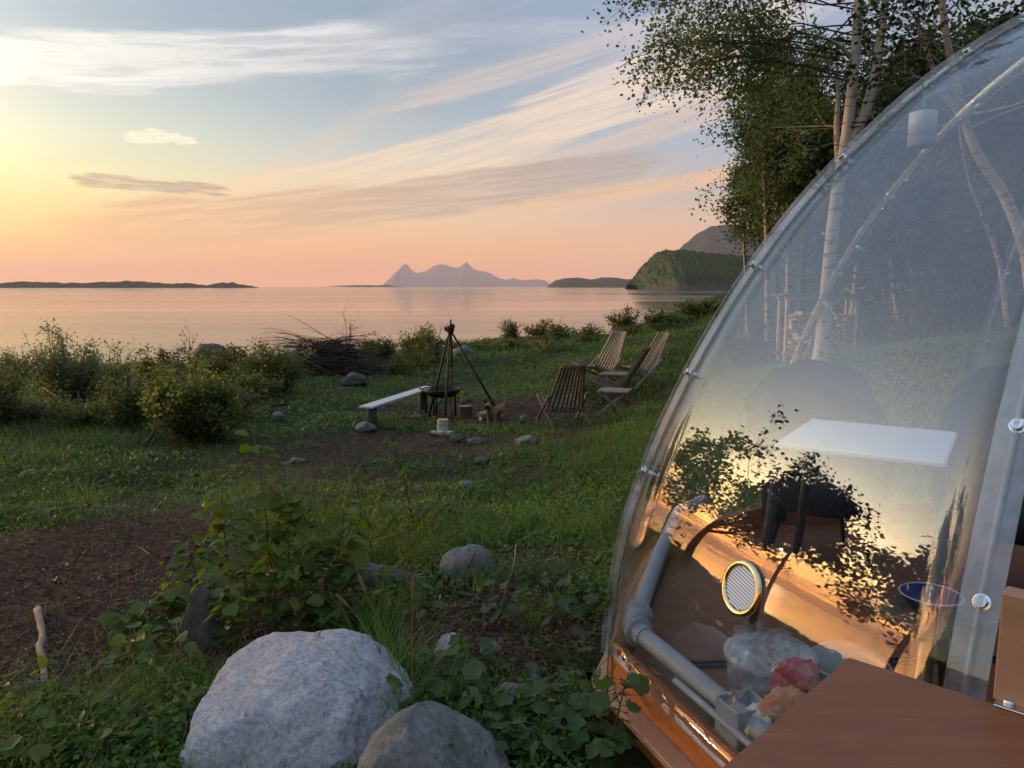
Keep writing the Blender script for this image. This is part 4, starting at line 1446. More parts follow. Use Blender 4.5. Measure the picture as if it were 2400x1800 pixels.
# ------------------------------------------------------------------ stones
def rock_mesh(name, size, seed, planes=9, sub=4, rough=0.10, cuts=None, round_=0.78, soft=0.86):
    bm = bmesh.new()
    bmesh.ops.create_icosphere(bm, subdivisions=sub, radius=1)
    r = np.random.default_rng(seed)
    pl = []
    for i in range(planes):
        n = r.normal(size=3); n /= np.linalg.norm(n)
        pl.append((Vector(n), r.uniform(round_ - 0.14, round_ + 0.12)))
    for c in cuts or []:
        pl.append((Vector(c[:3]).normalized(), c[3]))
    off = Vector((seed * 1.7, seed * 0.9, seed * 0.3))
    for v in bm.verts:
        p = v.co.copy()
        for n, d in pl:
            k = p.dot(n) - d
            if k > 0: p -= n * k * soft
        q = p * 1.5 + off
        p *= 1 + rough * mnoise.fractal(q, 0.9, 2.1, 5) + rough * 0.35 * mnoise.fractal(q * 4, 0.8, 2.0, 3)
        v.co = Vector((p.x * size[0], p.y * size[1], p.z * size[2]))
    me = bpy.data.meshes.new(name)
    bm.to_mesh(me); bm.free()
    return me


def stone(u0, u1, vtop, vbase, mat, label, seed, Y=None, depth=0.9, sink=0.25, rot=0.0, group=None, name='stone', **kw):
    """stone seen between columns u0..u1 with its top at vtop and its foot at vbase"""
    uc = (u0 + u1) / 2
    p = at_ground(uc, vbase) if Y is None else atY(uc, vbase, Y)
    dist = np.linalg.norm(p - [0, 0, CAM_Z]) * math.cos(math.atan2(abs(uc - 1200), FOC))
    w = (u1 - u0) / FOC * dist / 2
    h = (vbase - vtop) / FOC * dist
    hz = max(h * (1 + sink) / 2, 0.02)
    o = link(name, rock_mesh(name, (w * 1.08, w * depth, hz * 1.05), seed, **kw), None, M[mat], True)
    g = gz(p[0], p[1] + w * depth * 0.6) if Y is None else p[2]
    o.location = (p[0], p[1] + w * depth * 0.75, g + h - hz)
    o.rotation_euler = (0, 0, rot)
    return tag(o, label, 'stone', group)


# the two big boulders at the lower edge of the picture
big = link('boulder', rock_mesh('boulder', (0.43, 0.44, 0.46), 11, planes=1, sub=6, rough=0.06, round_=0.98, soft=0.78,
           cuts=[(-0.13, -0.20, 1.0, 0.43), (0.60, -0.05, 1.0, 0.74), (-0.80, -0.15, 1.0, 0.86), (0.15, -1.0, 0.55, 0.62), (-1.0, -0.15, 0.12, 0.80), (0.9, -0.5, 0.35, 0.80)]), None, M['rock_pale'], True)
bp = atY(672, 1660, 2.48)
big.location = (bp[0] + 0.012, 2.58, -0.01)
big.rotation_euler = (0, 0, RAD(-6))
tag(big, 'large pale grey granite boulder with a rounded ridge in the lower foreground', 'boulder')
b2 = link('boulder', rock_mesh('boulder', (0.262, 0.24, 0.285), 17, planes=4, sub=6, rough=0.05, round_=0.93,
          cuts=[(0.55, -0.1, 1.0, 0.72), (-0.2, -1.0, 0.5, 0.80)]), None, M['rock_grey'], True)
bp = atY(1010, 1730, 2.12)
b2.location = (bp[0] - 0.01, 2.20, 0.015)
tag(b2, 'smaller darker boulder leaning against the large pale one', 'boulder')

stone(424, 512, 1385, 1545, 'rock_brown', 'upright brown slab of stone standing among the aspen leaves', 23, depth=0.42, rot=0.35, planes=12, sink=0.2, round_=0.62, rough=0.06)
stone(700, 845, 1415, 1500, 'rock_dark', 'dark mossy stone in the shade behind the large boulder', 31, planes=8)
stone(1036, 1154, 1290, 1374, 'rock_grey', 'rounded mossy stone beside the rotten log in the grass', 37, planes=6)
stone(1016, 1082, 1496, 1580, 'rock_pale', 'pale angular stone just right of the large boulder', 41, planes=12, round_=0.66)
stone(1124, 1172, 1512, 1545, 'rock_grey', 'small half buried grey stone in the bare soil', 43)
stone(1170, 1242, 1614, 1668, 'rock_grey', 'round grey stone in front of the small reddish one', 47, planes=4)
stone(1226, 1272, 1592, 1622, 'rock_brown', 'small reddish wedge stone above the round grey one', 53, planes=12)
stone(1254, 1300, 1632, 1680, 'rock_grey', 'grey stone between raspberry leaves near the dome base', 59)
stone(1198, 1246, 1698, 1740, 'rock_dark', 'dark stone half hidden under raspberry leaves', 61)
stone(1096, 1160, 1706, 1740, 'rock_grey', 'flat grey stone behind the smaller boulder', 67)
stone(1232, 1282, 1570, 1590, 'rock_dark', 'flat dark stone lying in bare soil beside the dome', 71)
stone(1052, 1100, 1362, 1385, 'rock_grey', 'low flat stone below the rounded mossy stone', 73)
# around the fire place
stone(830, 880, 992, 1016, 'rock_grey', 'pale stone lying below the near end of the plank', 79)
stone(676, 712, 1074, 1086, 'rock_grey', 'small pale stone in thin grass left of the fire place', 83)
stone(1208, 1262, 1022, 1048, 'rock_grey', 'grey stone in front of the dog', 89)
stone(1094, 1126, 1026, 1044, 'rock_grey', 'grey stone in the dirt in front of the birch stump', 97)
stone(1052, 1086, 1020, 1038, 'rock_dark', 'dark mossy stone at the edge of the fire place dirt', 101)
stone(1072, 1112, 1128, 1152, 'rock_grey', 'stone lying in the grass well below the fire place', 103)
stone(1108, 1150, 1074, 1090, 'rock_dark', 'dark low stone in the dirt below the grey stones', 107)
stone(1218, 1238, 972, 992, 'rock_grey', 'pale stone leaning behind the dog', 109)
stone(962, 990, 972, 984, 'rock_grey', 'small stone left of the upright birch stump', 113)
stone(1020, 1034, 934, 948, 'rock_grey', 'stone under the left rim of the fire bowl', 127)
stone(1078, 1104, 930, 946, 'rock_dark', 'sooty stone under the right rim of the fire bowl', 131)
stone(70, 108, 1196, 1214, 'rock_grey', 'grey stone at the edge of the brown litter patch', 137)
stone(48, 84, 1600, 1624, 'rock_grey', 'grey stone beside the pale broken branch', 139)
stone(44, 90, 1104, 1118, 'rock_grey', 'flat pale stone showing in the grass at the left', 149)
stone(632, 668, 968, 990, 'rock_grey', 'pale stone with a dead branch lying across it', 151)
# shore rocks
stone(440, 535, 808, 868, 'rock_dark', 'large grey rock at the water edge between the bushes', 157, Y=17.5, planes=6, depth=0.7)
stone(248, 330, 852, 880, 'rock_grey', 'low grey rock at the water edge beside the tall willow', 163, Y=18.0, planes=6)
stone(1062, 1112, 812, 836, 'rock_grey', 'mossy grey rock in the grass behind the tripod', 167)
stone(792, 862, 876, 906, 'rock_dark', 'low mossy mound of stone in the grass left of the bench', 173)


# ------------------------------------------------------------------ wood lying about
def branch_mesh(pts, r0, r1, k=7, wob=0.0, seed=0):
    r = np.random.default_rng(seed)
    pts = np.array(pts, float)
    n = max(8, len(pts) * 4)
    t = np.linspace(0, len(pts) - 1, n)
    P = np.stack([np.interp(t, np.arange(len(pts)), pts[:, c]) for c in range(3)], 1)
    P += np.cumsum(r.normal(size=P.shape) * wob, 0) * np.array([1, 1, 0.5])
    rad = np.linspace(r0, r1, n) * r.uniform(0.85, 1.15, n)
    return P, rad


def stick(pix, r0, r1, mat, label, lift=0.015, name='stick', wob=0.004, side=0, seed=0, zs=None, group=None):
    P = [at_ground(u, v) for u, v in pix]
    P = np.array(P)
    P[:, 2] += lift if zs is None else np.array(zs) + lift
    org = P[0].copy()
    pts, rad = branch_mesh(P - org, r0, r1, wob=wob, seed=seed)
    e = empty(name, org, 0, label, 'stick', group)
    MB().tube(pts, rad, 7).build('bark', M[mat], e, True)
    r = np.random.default_rng(seed + 5)
    for i in range(side):
        k = r.integers(2, len(pts) - 2)
        d = np.array([r.normal(), r.normal(), abs(r.normal()) * 0.5]); d /= np.linalg.norm(d)
        L = r.uniform(6, 18) * r0
        MB().tube([pts[k], pts[k] + d * L * 0.5 + [0, 0, 0.004], pts[k] + d * L], [r0 * 0.5, r0 * 0.35, r0 * 0.2], 5).build('twig', M[mat], e, True)
    return e


stick([(88, 1436), (100, 1490), (104, 1545), (114, 1610)], 0.020, 0.013, 'twig_pale', 'pale broken branch lying on brown litter at the left', seed=1)
stick([(42, 1508), (66, 1492), (86, 1486)], 0.008, 0.005, 'twig', 'thin dark twig beside the pale broken branch', seed=2)
stick([(60, 1530), (84, 1510)], 0.007, 0.005, 'twig_pale', 'short pale twig left of the pale broken branch', seed=3)
stick([(100, 1182), (150, 1180), (195, 1192)], 0.012, 0.008, 'twig_pale', 'grey stick on the upper edge of the brown litter patch', seed=4)
stick([(1076, 1396), (1120, 1408), (1160, 1424), (1206, 1442)], 0.018, 0.010, 'twig', 'fallen branch lying in shade below the mossy stone', seed=5, side=3)
stick([(1274, 1346), (1290, 1376), (1310, 1404), (1334, 1440)], 0.006, 0.004, 'twig_pale', 'thin pale curved twig beside the fallen branch', seed=6)
stick([(1296, 1446), (1340, 1448), (1374, 1440)], 0.011, 0.008, 'twig', 'short branch pointing at the dome base', seed=7)
stick([(1376, 1388), (1412, 1394)], 0.009, 0.007, 'twig_pale', 'short pale stick lying against the dome base', seed=8)
stick([(1194, 1362), (1206, 1344), (1212, 1324)], 0.007, 0.004, 'twig_pale', 'pale stick poking out of the grass beside the mossy stone', seed=9, zs=[0, 0.05, 0.12])
stick([(616, 982), (640, 968), (680, 966)], 0.030, 0.018, 'bark_dark', 'dead branch lying across a pale stone left of the bench', seed=10, zs=[0.0, 0.12, 0.12], side=3)
stick([(620, 1010), (660, 1002), (690, 996)], 0.014, 0.010, 'twig', 'dark stick in grass below the dead branch', seed=11)
stick([(110, 964), (170, 960), (220, 954)], 0.05, 0.03, 'twig_pale', 'grey driftwood log under the bushes at the left', seed=12, side=4, name='driftwood')
stick([(340, 1048), (366, 1020), (384, 998)], 0.022, 0.012, 'twig', 'dark dead stem leaning out of the left bush', seed=13, zs=[0, 0.12, 0.25], side=3)
stick([(740, 922), (790, 916), (830, 910)], 0.016, 0.01, 'twig_pale', 'pale stick in the grass left of the plank bench', seed=14)
stick([(900, 1004), (940, 1008), (975, 998)], 0.016, 0.01, 'twig', 'dark stick on the dirt in front of the bench', seed=15)
stick([(1100, 1000), (1140, 1008), (1170, 1004)], 0.014, 0.01, 'twig_pale', 'pale stick lying on the dirt between stump and dog', seed=16)
for k, (u, v) in enumerate([(250, 1340), (300, 1420), (190, 1300), (330, 1290), (60, 1290), (210, 1460), (20, 1400), (270, 1560), (150, 1380)]):
    stick([(u, v), (u + 22 + 9 * (k % 3), v - 8 + 7 * (k % 4))], 0.004, 0.003, 'twig_pale' if k % 2 else 'twig', 'thin twig scattered on the brown litter patch', seed=30 + k, group='twigs on the brown litter')

rl = at_ground(885, 1385)
e = empty('rotten_log', rl + [0, 0, 0.05], 0, 'rotten grey log with a ragged end under the aspen leaves', 'log')
pts, rad = branch_mesh([(-0.30, -0.02, 0.03), (-0.1, 0, 0.05), (0.06, 0.01, 0.03), (0.19, 0.03, 0.0)], 0.085, 0.06, wob=0.004, seed=40)
MB().tube(pts, rad, 12).build('bark', M['rock_brown'], e, True)
r = np.random.default_rng(8)
for i in range(12):
    a = r.uniform(0, 6.28); q = pts[-1] + np.array([0.0, math.cos(a) * 0.045, math.sin(a) * 0.045])
    MB().tube([q - [0.05, 0, 0], q + [r.uniform(0.02, 0.10), r.normal() * 0.012, r.normal() * 0.012 + 0.01]], [0.010, 0.002], 5).build('splinter', M['twig_pale'], e)

# ------------------------------------------------------------------ fire place
# tripod of three poles
t_top = atY(1055, 772, 11.75)
feet = [at_ground(1004, 976), at_ground(1044, 986), at_ground(1180, 984)]
feet[1][1] -= 0.15
tp = empty('tripod', (t_top[0], t_top[1], gz(t_top[0], t_top[1])), 0, 'tall black three legged cooking tripod over the fire bowl', 'tripod')
org = np.array(tp.location)
for i, ft in enumerate(feet):
    ft = ft.copy(); ft[2] = gz(ft[0], ft[1]) - 0.03
    d = (t_top - ft) / np.linalg.norm(t_top - ft)
    ext = (0.10, 0.16, 0.02)[i]
    mat = M['iron'] if i != 1 else M['rust']
    MB().tube([ft - org, (ft + t_top) / 2 - org, t_top + d * ext - org], [0.022, 0.019, 0.015], 8).build('leg', mat, tp, True)
h = MB().lathe([(0.045, -0.05), (0.062, -0.04), (0.068, 0.03), (0.05, 0.05), (0.0, 0.055)], t_top - org, 12)
h.bar(t_top - org + [-0.09, 0, 0.0], t_top - org + [0.07, 0.02, 0.06], 0.05, 0.06)
h.build('head_collar', M['iron'], tp)
# hanging chain with links, and a hook
bc0 = at_ground(1066, 928)
bowl_c = np.array([bc0[0], 11.95, gz(bc0[0], 11.95)])
grate_z = atY(1075, 897, 11.95)[2]
hx, hy = t_top[0] + 0.0, t_top[1]
MB().tube([t_top - org + [0.01, 0.02, -0.04], t_top - org + [0.015, 0.06, -0.62]], [0.018, 0.014], 8).build('pot_hook', M['iron'], tp, True)
lk = None
zz = t_top[2] - 0.62
n_links = 12
for i in range(n_links):
    a = np.linspace(0, 2 * np.pi, 10, endpoint=False)
    c = np.array([hx + 0.015, hy + 0.06, zz - 0.028 * i])
    pl = np.stack([np.cos(a) * 0.013, np.zeros(10), np.sin(a) * 0.021], 1)
    if i % 2: pl = pl[:, [1, 0, 2]]
    MB().tube(pl + c - org, 0.0045, 5, closed=True).build('chain_link', M['iron'], tp, True)
zc = zz - 0.028 * n_links
gr = empty('grill_grate', (bowl_c[0] + 0.05, bowl_c[1], grate_z), 0, 'round wire grill grate hanging from the tripod chain above the fire bowl', 'grate')
R0 = 0.27
a = np.linspace(0, 2 * np.pi, 40, endpoint=False)
MB().tube(np.stack([np.cos(a) * R0, np.sin(a) * R0, a * 0], 1), 0.007, 6, closed=True).build('rim', M['rust'], gr, True)
for i in range(-6, 7):
    x = i * 0.04
    hh = math.sqrt(R0 ** 2 - x * x)
    MB().tube([(x, -hh, 0), (x, hh, 0)], 0.0035, 5).build('grate_bar', M['rust'], gr, True)
ap = np.array([hx + 0.015 - gr.location[0], hy + 0.06 - gr.location[1], max(zc - grate_z, 0.12)])
for k in range(3):
    q = np.array([math.cos(k * 2.094 + 0.4) * R0, math.sin(k * 2.094 + 0.4) * R0, 0])
    MB().tube([q, ap], 0.002, 4).build('hanger', M['iron'], gr, True)
fb = empty('fire_bowl', bowl_c, 0, 'wide black iron fire bowl under the tripod', 'fire bowl')
rim_z = atY(1066, 912, bowl_c[1])[2] - bowl_c[2]
R1 = 45 / FOC * 12.0
MB().lathe([(0.06, rim_z - 0.14), (R1 * 0.6, rim_z - 0.12), (R1 * 0.92, rim_z - 0.05), (R1, rim_z), (R1 * 0.97, rim_z), (R1 * 0.88, rim_z - 0.045), (R1 * 0.55, rim_z - 0.10), (0, rim_z - 0.12)], (0, 0, 0), 36).build('bowl_shell', M['iron'], fb, True)
MB().lathe([(R1, rim_z - 0.004), (R1 + 0.012, rim_z), (R1, rim_z + 0.012), (R1 - 0.012, rim_z)], (0, 0, 0), 36, closed=True).build('bowl_rim', M['rust'], fb, True)
for k in range(3):
    q = np.array([math.cos(k * 2.094) * R1 * 0.7, math.sin(k * 2.094) * R1 * 0.7, 0])
    MB().tube([q + [0, 0, -0.02], q + [0, 0, rim_z - 0.08]], 0.018, 6).build('leg', M['iron'], fb, True)
for s in (-1, 1):
    MB().tube([(s * R1, -0.06, rim_z - 0.01), (s * (R1 + 0.05), -0.04, rim_z + 0.02), (s * (R1 + 0.05), 0.04, rim_z + 0.02), (s * R1, 0.06, rim_z - 0.01)], 0.007, 6).build('handle', M['rust'], fb, True)

# plank bench
p0 = atY(857, 955, 10.35); p1 = atY(1006, 914, 12.35)
p1[2] = p0[2] + 0.02
bo_ = empty('plank_bench', ((p0[0] + p1[0]) / 2, (p0[1] + p1[1]) / 2, gz((p0[0] + p1[0]) / 2, (p0[1] + p1[1]) / 2)), 0, 'bleached plank bench on wooden blocks left of the fire bowl', 'bench')
oo = np.array(bo_.location)
MB().bar(p0 - oo, p1 - oo, 0.21, 0.032, bevel=0.006).build('plank', M['wood_white'], bo_)
for f in (0.08, 0.88):
    q = p0 * (1 - f) + p1 * f
    g = gz(q[0], q[1]) - 0.03
    hgt = q[2] - 0.0225 - g
    MB().tube([np.array([q[0], q[1], g]) - oo, np.array([q[0], q[1], q[2] - 0.0235]) - oo], 0.075, 12).build('support_block', M['rock_dark'], bo_, True)


def stump(u, vb, vt, w, label, mat, tilt=0.0, seed=0):
    p = at_ground(u, vb)
    dist = p[1]
    r = w / FOC * dist / 2
    h = (vb - vt) / FOC * dist
    e = empty('stump', p, 0, label, 'stump')
    rr = np.random.default_rng(seed)
    prof = [(r * 1.12, -0.03), (r * 1.04, h * 0.3), (r, h * 0.7), (r * 0.98, h)]
    b = MB().lathe(prof, (0, 0, 0), 18)
    b.fn = []
    b.build('bark', M[mat], e, True)
    MB().lathe([(r * 0.98, h - 0.002), (r * 0.93, h + 0.004), (0, h + 0.004)], (0, 0, 0), 18).build('cut_face', M['endgrain'], e)
    e.rotation_euler = (tilt, tilt * 0.5, 0)
    return e


stump(1038, 1016, 982, 27, 'short upright birch log in front of the tripod', 'bark_birch', 0.03, 1)
stump(1090, 978, 951, 34, 'dark sawn stump in front of the fire bowl', 'bark_dark', -0.05, 2)
for k, (u0, v0, u1, v1, rad, mt) in enumerate([(1122, 974, 1164, 968, 0.045, 'bark_birch'), (1126, 984, 1158, 982, 0.04, 'bark_dark'), (1012, 1016, 1064, 1018, 0.035, 'bark_birch')]):
    a_, b_ = at_ground(u0, v0 + 4), at_ground(u1, v1 + 4)
    a_[2] += rad; b_[2] += rad
    lab = ['birch log lying on the dirt under the right tripod pole', 'dark log lying below the birch log', 'thin birch log lying at the foot of the upright birch log'][k]
    e = empty('log', a_, 0, lab, 'log')
    b = MB().tube([(0, 0, 0), (b_ - a_) * 0.5, b_ - a_], rad, 12, caps=False)
    b.build('bark', M[mt], e, True)
    dlog = (b_ - a_) / np.linalg.norm(b_ - a_)
    x = np.cross(dlog, (0, 0, 1)); x /= np.linalg.norm(x)
    for q, s in ((np.zeros(3), -1), (b_ - a_, 1)):
        z = dlog * s; y = np.cross(z, x)
        MB().lathe([(rad, -0.001), (0, 0.002)], q, 12, np.stack([x, y, z], 1)).build('cut_face', M['endgrain'], e)


# ------------------------------------------------------------------ slatted stick chairs
def stick_chair(label, wood='wood_grey'):
    e = empty('stick_chair', (0, 0, 0), 0, label, 'chair', 'folding slatted chairs round the fire place')
    W, D = 0.034, 0.022
    n = 9
    def bx_(x): return x * 0.305 * 1.0
    def back_pt(x, f):
        # f 0 at the bottom joint, 1 at the top; slats fan wider at the seat
        w = 0.285 - 0.115 * f
        bow = 0.085 * (1 - x * x) * (0.4 + 0.6 * f)
        return np.array([x * w, 0.02 + 0.40 * f + bow, 0.25 + 0.73 * f])
    for i in range(n):
        x = -1 + 2 * i / (n - 1)
        MB().bar(back_pt(x, -0.06), back_pt(x, 1.0), W, D, up=(0, -1, 0.4), bevel=0.003).build('back_slat', M[wood], e)
    def seat_pt(x, f):
        # f 0 at the front edge, 1 at the rear below the back
        w = 0.275 + 0.01 * f
        dip = 0.04 * (1 - x * x)
        return np.array([x * w, -0.47 + 0.56 * f, 0.43 - 0.17 * f - dip])
    for i in range(n - 1):
        x = -0.875 + 1.75 * i / (n - 2)
        MB().bar(seat_pt(x, 0.0), seat_pt(x, 1.04), W, D, bevel=0.003).build('seat_slat', M[wood], e)
    for s in (-1, 1):
        # X legs: one rises from the rear foot to the front of the seat, the other from the front foot to the back
        MB().bar((s * 0.305, 0.46, 0.0), (s * 0.295, -0.48, 0.425), 0.026, 0.045, bevel=0.003).build('leg', M[wood], e)
        MB().bar((s * 0.335, -0.40, 0.0), (s * 0.30, 0.20, 0.52), 0.026, 0.045, bevel=0.003).build('leg', M[wood], e)
    for (y, z) in ((-0.44, 0.385), (0.06, 0.225)):
        MB().tube([(-0.33, y, z), (0.33, y, z)], 0.010, 8).build('cross_rod', M[wood], e, True)
    f = 0.955
    pts = [back_pt(-1.12 + 2.24 * k / 8, f) + [0, 0.018, 0] for k in range(9)]
    MB().tube(pts, 0.013, 8).build('top_rod', M[wood], e, True)
    f = 0.03
    pts = [back_pt(-1.12 + 2.24 * k / 8, f) + [0, 0.018, 0] for k in range(9)]
    MB().tube(pts, 0.012, 8).build('bottom_rod', M[wood], e, True)
    return e


def copy_thing(root, loc, rz, label):
    r = root.copy(); COL.objects.link(r)
    r.location = loc; r.rotation_euler = (0, 0, rz)
    if label: r['label'] = label
    for ch in list(root.children):
        c = ch.copy(); COL.objects.link(c); c.parent = r
    return r


def head(fx, fy):
    """rotation that turns local -Y (the chair's front) to (fx, fy)"""
    return math.atan2(fx, -fy)


ch0 = stick_chair('slatted stick chair nearest the dog, its dark back towards the viewer', 'wood_dark')  # shade on the chair's back is put into its wood colour
def ground_at(u, v, Y):
    p = atY(u, v, Y)
    return (p[0], Y, gz(p[0], Y))
ch0.location = ground_at(1322, 1000, 11.25); ch0.rotation_euler = (0, 0, head(-0.25, 0.97))
copy_thing(ch0, ground_at(1452, 938, 12.4), head(-0.93, 0.36), 'slatted stick chair seen edge on behind the slatted stool')
ch2 = stick_chair('leftmost pale slatted chair facing the viewer at the back of the group')
ch2.location = ground_at(1412, 898, 13.6); ch2.rotation_euler = (0, 0, head(-0.80, -0.60))
copy_thing(ch2, ground_at(1508, 905, 13.5), head(-0.92, -0.38), 'pale slatted chair facing the fire at the right end of the group')

# slatted stool
def stool(loc, rz, label):
    e = empty('slatted_stool', loc, rz, label, 'stool', 'slatted stools by the chairs')
    for i in range(9):
        x = -0.20 + 0.05 * i
        MB().bar((x, -0.24 - 0.01 * (i % 2), 0.40), (x, 0.24 + 0.01 * (i % 2), 0.40), 0.040, 0.024, bevel=0.003).build('slat', M['wood_grey'], e)
    for s in (-1, 1):
        MB().bar((s * 0.17, -0.26, 0.0), (s * 0.17, 0.20, 0.386), 0.026, 0.044, bevel=0.003).build('leg', M['wood_grey'], e)
        MB().bar((s * 0.135, 0.26, 0.0), (s * 0.135, -0.20, 0.386), 0.026, 0.044, bevel=0.003).build('leg', M['wood_grey'], e)
    for y in (-0.18, 0.18):
        MB().tube([(-0.21, y, 0.376), (0.21, y, 0.376)], 0.010, 8).build('cross_rod', M['wood_grey'], e, True)
    return e


s0 = stool(ground_at(1440, 968, 11.7), RAD(72), 'slatted folding stool in front of the edge on chair')
copy_thing(s0, ground_at(1442, 925, 13.0), RAD(75), 'slatted stool half hidden behind the edge on chair')

# ------------------------------------------------------------------ the dog
def make_dog():
    g = at_ground(1160, 1004)
    s = 0.60
    e = bpy.data.objects.new('dog', bpy.data.meshes.new('dog_body'))
    COL.objects.link(e)
    J = {}
    V, E, Rd = [], [], []
    def P(n, x, y, z, r, par=None):
        J[n] = len(V); V.append((x * s, y * s, z * s)); Rd.append(r * s)
        if par is not None: E.append((J[par], J[n]))
    # local: -Y is the dog's front
    P('hip', 0.0, 0.30, 0.46, 0.105)
    P('belly', 0.0, 0.08, 0.46, 0.105, 'hip')
    P('chest', 0.0, -0.16, 0.46, 0.125, 'belly')
    P('neck', 0.0, -0.29, 0.555, 0.090, 'chest')
    P('skull', 0.02, -0.36, 0.655, 0.098, 'neck')
    P('muzzle', 0.035, -0.475, 0.615, 0.056, 'skull')
    P('nose', 0.040, -0.535, 0.610, 0.036, 'muzzle')
    for sgn in (-1, 1):
        t = 'l' if sgn < 0 else 'r'
        P('sh' + t, sgn * 0.085, -0.17, 0.36, 0.062, 'chest')
        P('el' + t, sgn * 0.09, -0.145, 0.25, 0.042, 'sh' + t)
        P('wr' + t, sgn * 0.088, -0.17, 0.10, 0.031, 'el' + t)
        P('fp' + t, sgn * 0.088, -0.185, 0.03, 0.034, 'wr' + t)
        P('ft' + t, sgn * 0.088, -0.225, 0.022, 0.026, 'fp' + t)
        P('th' + t, sgn * 0.085, 0.29, 0.37, 0.080, 'hip')
        P('kn' + t, sgn * 0.095, 0.225, 0.255, 0.050, 'th' + t)
        P('hk' + t, sgn * 0.09, 0.345, 0.155, 0.032, 'kn' + t)
        P('hp' + t, sgn * 0.09, 0.335, 0.035, 0.032, 'hk' + t)
        P('ht' + t, sgn * 0.09, 0.285, 0.022, 0.026, 'hp' + t)
    P('tail', 0.0, 0.42, 0.52, 0.035, 'hip')
    P('tail2', 0.03, 0.50, 0.62, 0.032, 'tail')
    P('tail3', 0.05, 0.47, 0.72, 0.022, 'tail2')
    e.data.from_pydata(V, E, [])
    e.data.materials.append(M['fur'])
    sk_ = e.modifiers.new('skin', 'SKIN')
    for i, v in enumerate(e.data.skin_vertices[0].data):
        v.radius = (Rd[i], Rd[i]); v.use_root = (i == 0)
    sk_.use_smooth_shade = True
    e.modifiers.new('sub', 'SUBSURF').levels = 2
    e.modifiers['sub'].render_levels = 2
    e.location = g
    e.rotation_euler = (0, 0, RAD(-28))
    tag(e, 'small tan dog with dark muzzle standing in front of the chairs', 'dog')
    def sub(name, mb, mat, sm=True):
        o = mb.build(name, mat, e, sm); return o
    f = lambda *a: np.array(a) * s
    for sgn in (-1, 1):
        sub('ear', MB().lathe([(0.045 * s, 0), (0.040 * s, 0.03 * s), (0.022 * s, 0.075 * s), (0, 0.10 * s)], f(0.02 + sgn * 0.078, -0.345, 0.70), 8,
            np.array([[1, 0, sgn * 0.35], [0, 0.45, -0.2], [-sgn * 0.35, 0.2, 0.9]])), M['fur_dark'])
        sub('eye', MB().lathe([(0.0, -0.012 * s), (0.011 * s, 0), (0.0, 0.012 * s)], f(0.025 + sgn * 0.042, -0.452, 0.665), 8), M['black'])
    sub('mask', MB().lathe([(0.058 * s, -0.02 * s), (0.060 * s, 0.02 * s), (0.050 * s, 0.06 * s), (0.034 * s, 0.085 * s), (0, 0.094 * s)], f(0.036, -0.470, 0.612), 12,
        np.array([[1, 0, 0.04], [0, 0, -1.0], [0, 1.0, 0]])), M['fur_dark'])
    return e


make_dog()

# ------------------------------------------------------------------ woodshed with stacked firewood
def woodshed():
    a = atY(1840, 835, 12.6); b = atY(2000, 835, 12.6)
    W = b[0] - a[0]
    H = (atY(1840, 702, 12.6) - a)[2]
    g = gz((a[0] + b[0]) / 2, 12.6)
    e = empty('firewood_rack', ((a[0] + b[0]) / 2, 12.6, a[2]), 0, 'pine framed rack of split firewood between birch trunks behind the dome', 'firewood rack')
    h = W / 2
    for s in (-1, 1):
        for y in (0.0, 0.36):
            MB().box((s * h, y, H / 2 - 0.05), (0.05, 0.05, H + 0.1), None, 0.004).build('post', M['rack_pine'], e)
    for (y, z) in ((0.0, H + 0.025), (0.36, H + 0.025), (0.0, 0.03), (0.36, 0.03)):
        MB().box((0, y, z), (W + 0.10, 0.05, 0.05), None, 0.004).build('rail', M['rack_pine'], e)
    MB().box((0.05, 0.2, H + 0.075), (W + 0.35, 0.62, 0.03), None, 0.004).build('roof_board', M['wood_dark'], e)
    r = np.random.default_rng(5)
    z = 0.06; row = 0
    while z < H * 0.74:
        x = -h + 0.07 + r.uniform(0, 0.05); 
        while x < h - 0.06:
            rad = r.uniform(0.034, 0.062)
            k = r.integers(3, 7)
            an = np.sort(r.uniform(0, 6.28, k)) if k > 3 else np.array([0.3, 2.3, 4.4]) + r.uniform(0, 2)
            pr = np.stack([np.cos(an) * rad, np.zeros(k), np.sin(an) * rad], 1)
            yy = r.uniform(-0.03, 0.03)
            V = np.r_[pr + [x + rad * 0.2, yy, z + rad], pr + [x + rad * 0.2, yy + 0.33, z + rad]]
            s = np.array([[i, (i + 1) % k, k + (i + 1) % k, k + i] for i in range(k)])
            MB().add(V, [s, np.arange(k)[::-1], k + np.arange(k)]).build('firewood_log', M['endgrain'] if r.random() < 0.75 else M['bark_birch'], e)
            x += rad * 2.0 + 0.006
        z += 0.098
    return e


woodshed()


# ------------------------------------------------------------------ vegetation
def frames(d, roll):
    d = d / (np.linalg.norm(d, axis=1)[:, None] + 1e-9)
    up = np.tile([0, 0, 1.0], (len(d), 1))
    up[np.abs(d[:, 2]) > 0.95] = [1, 0, 0]
    x = np.cross(d, up); x /= np.linalg.norm(x, axis=1)[:, None]
    n = np.cross(x, d)
    c, s = np.cos(roll)[:, None], np.sin(roll)[:, None]
    x2 = x * c + n * s
    n2 = n * c - x * s
    return np.stack([x2, d, n2], 2)          # columns: width, length, normal


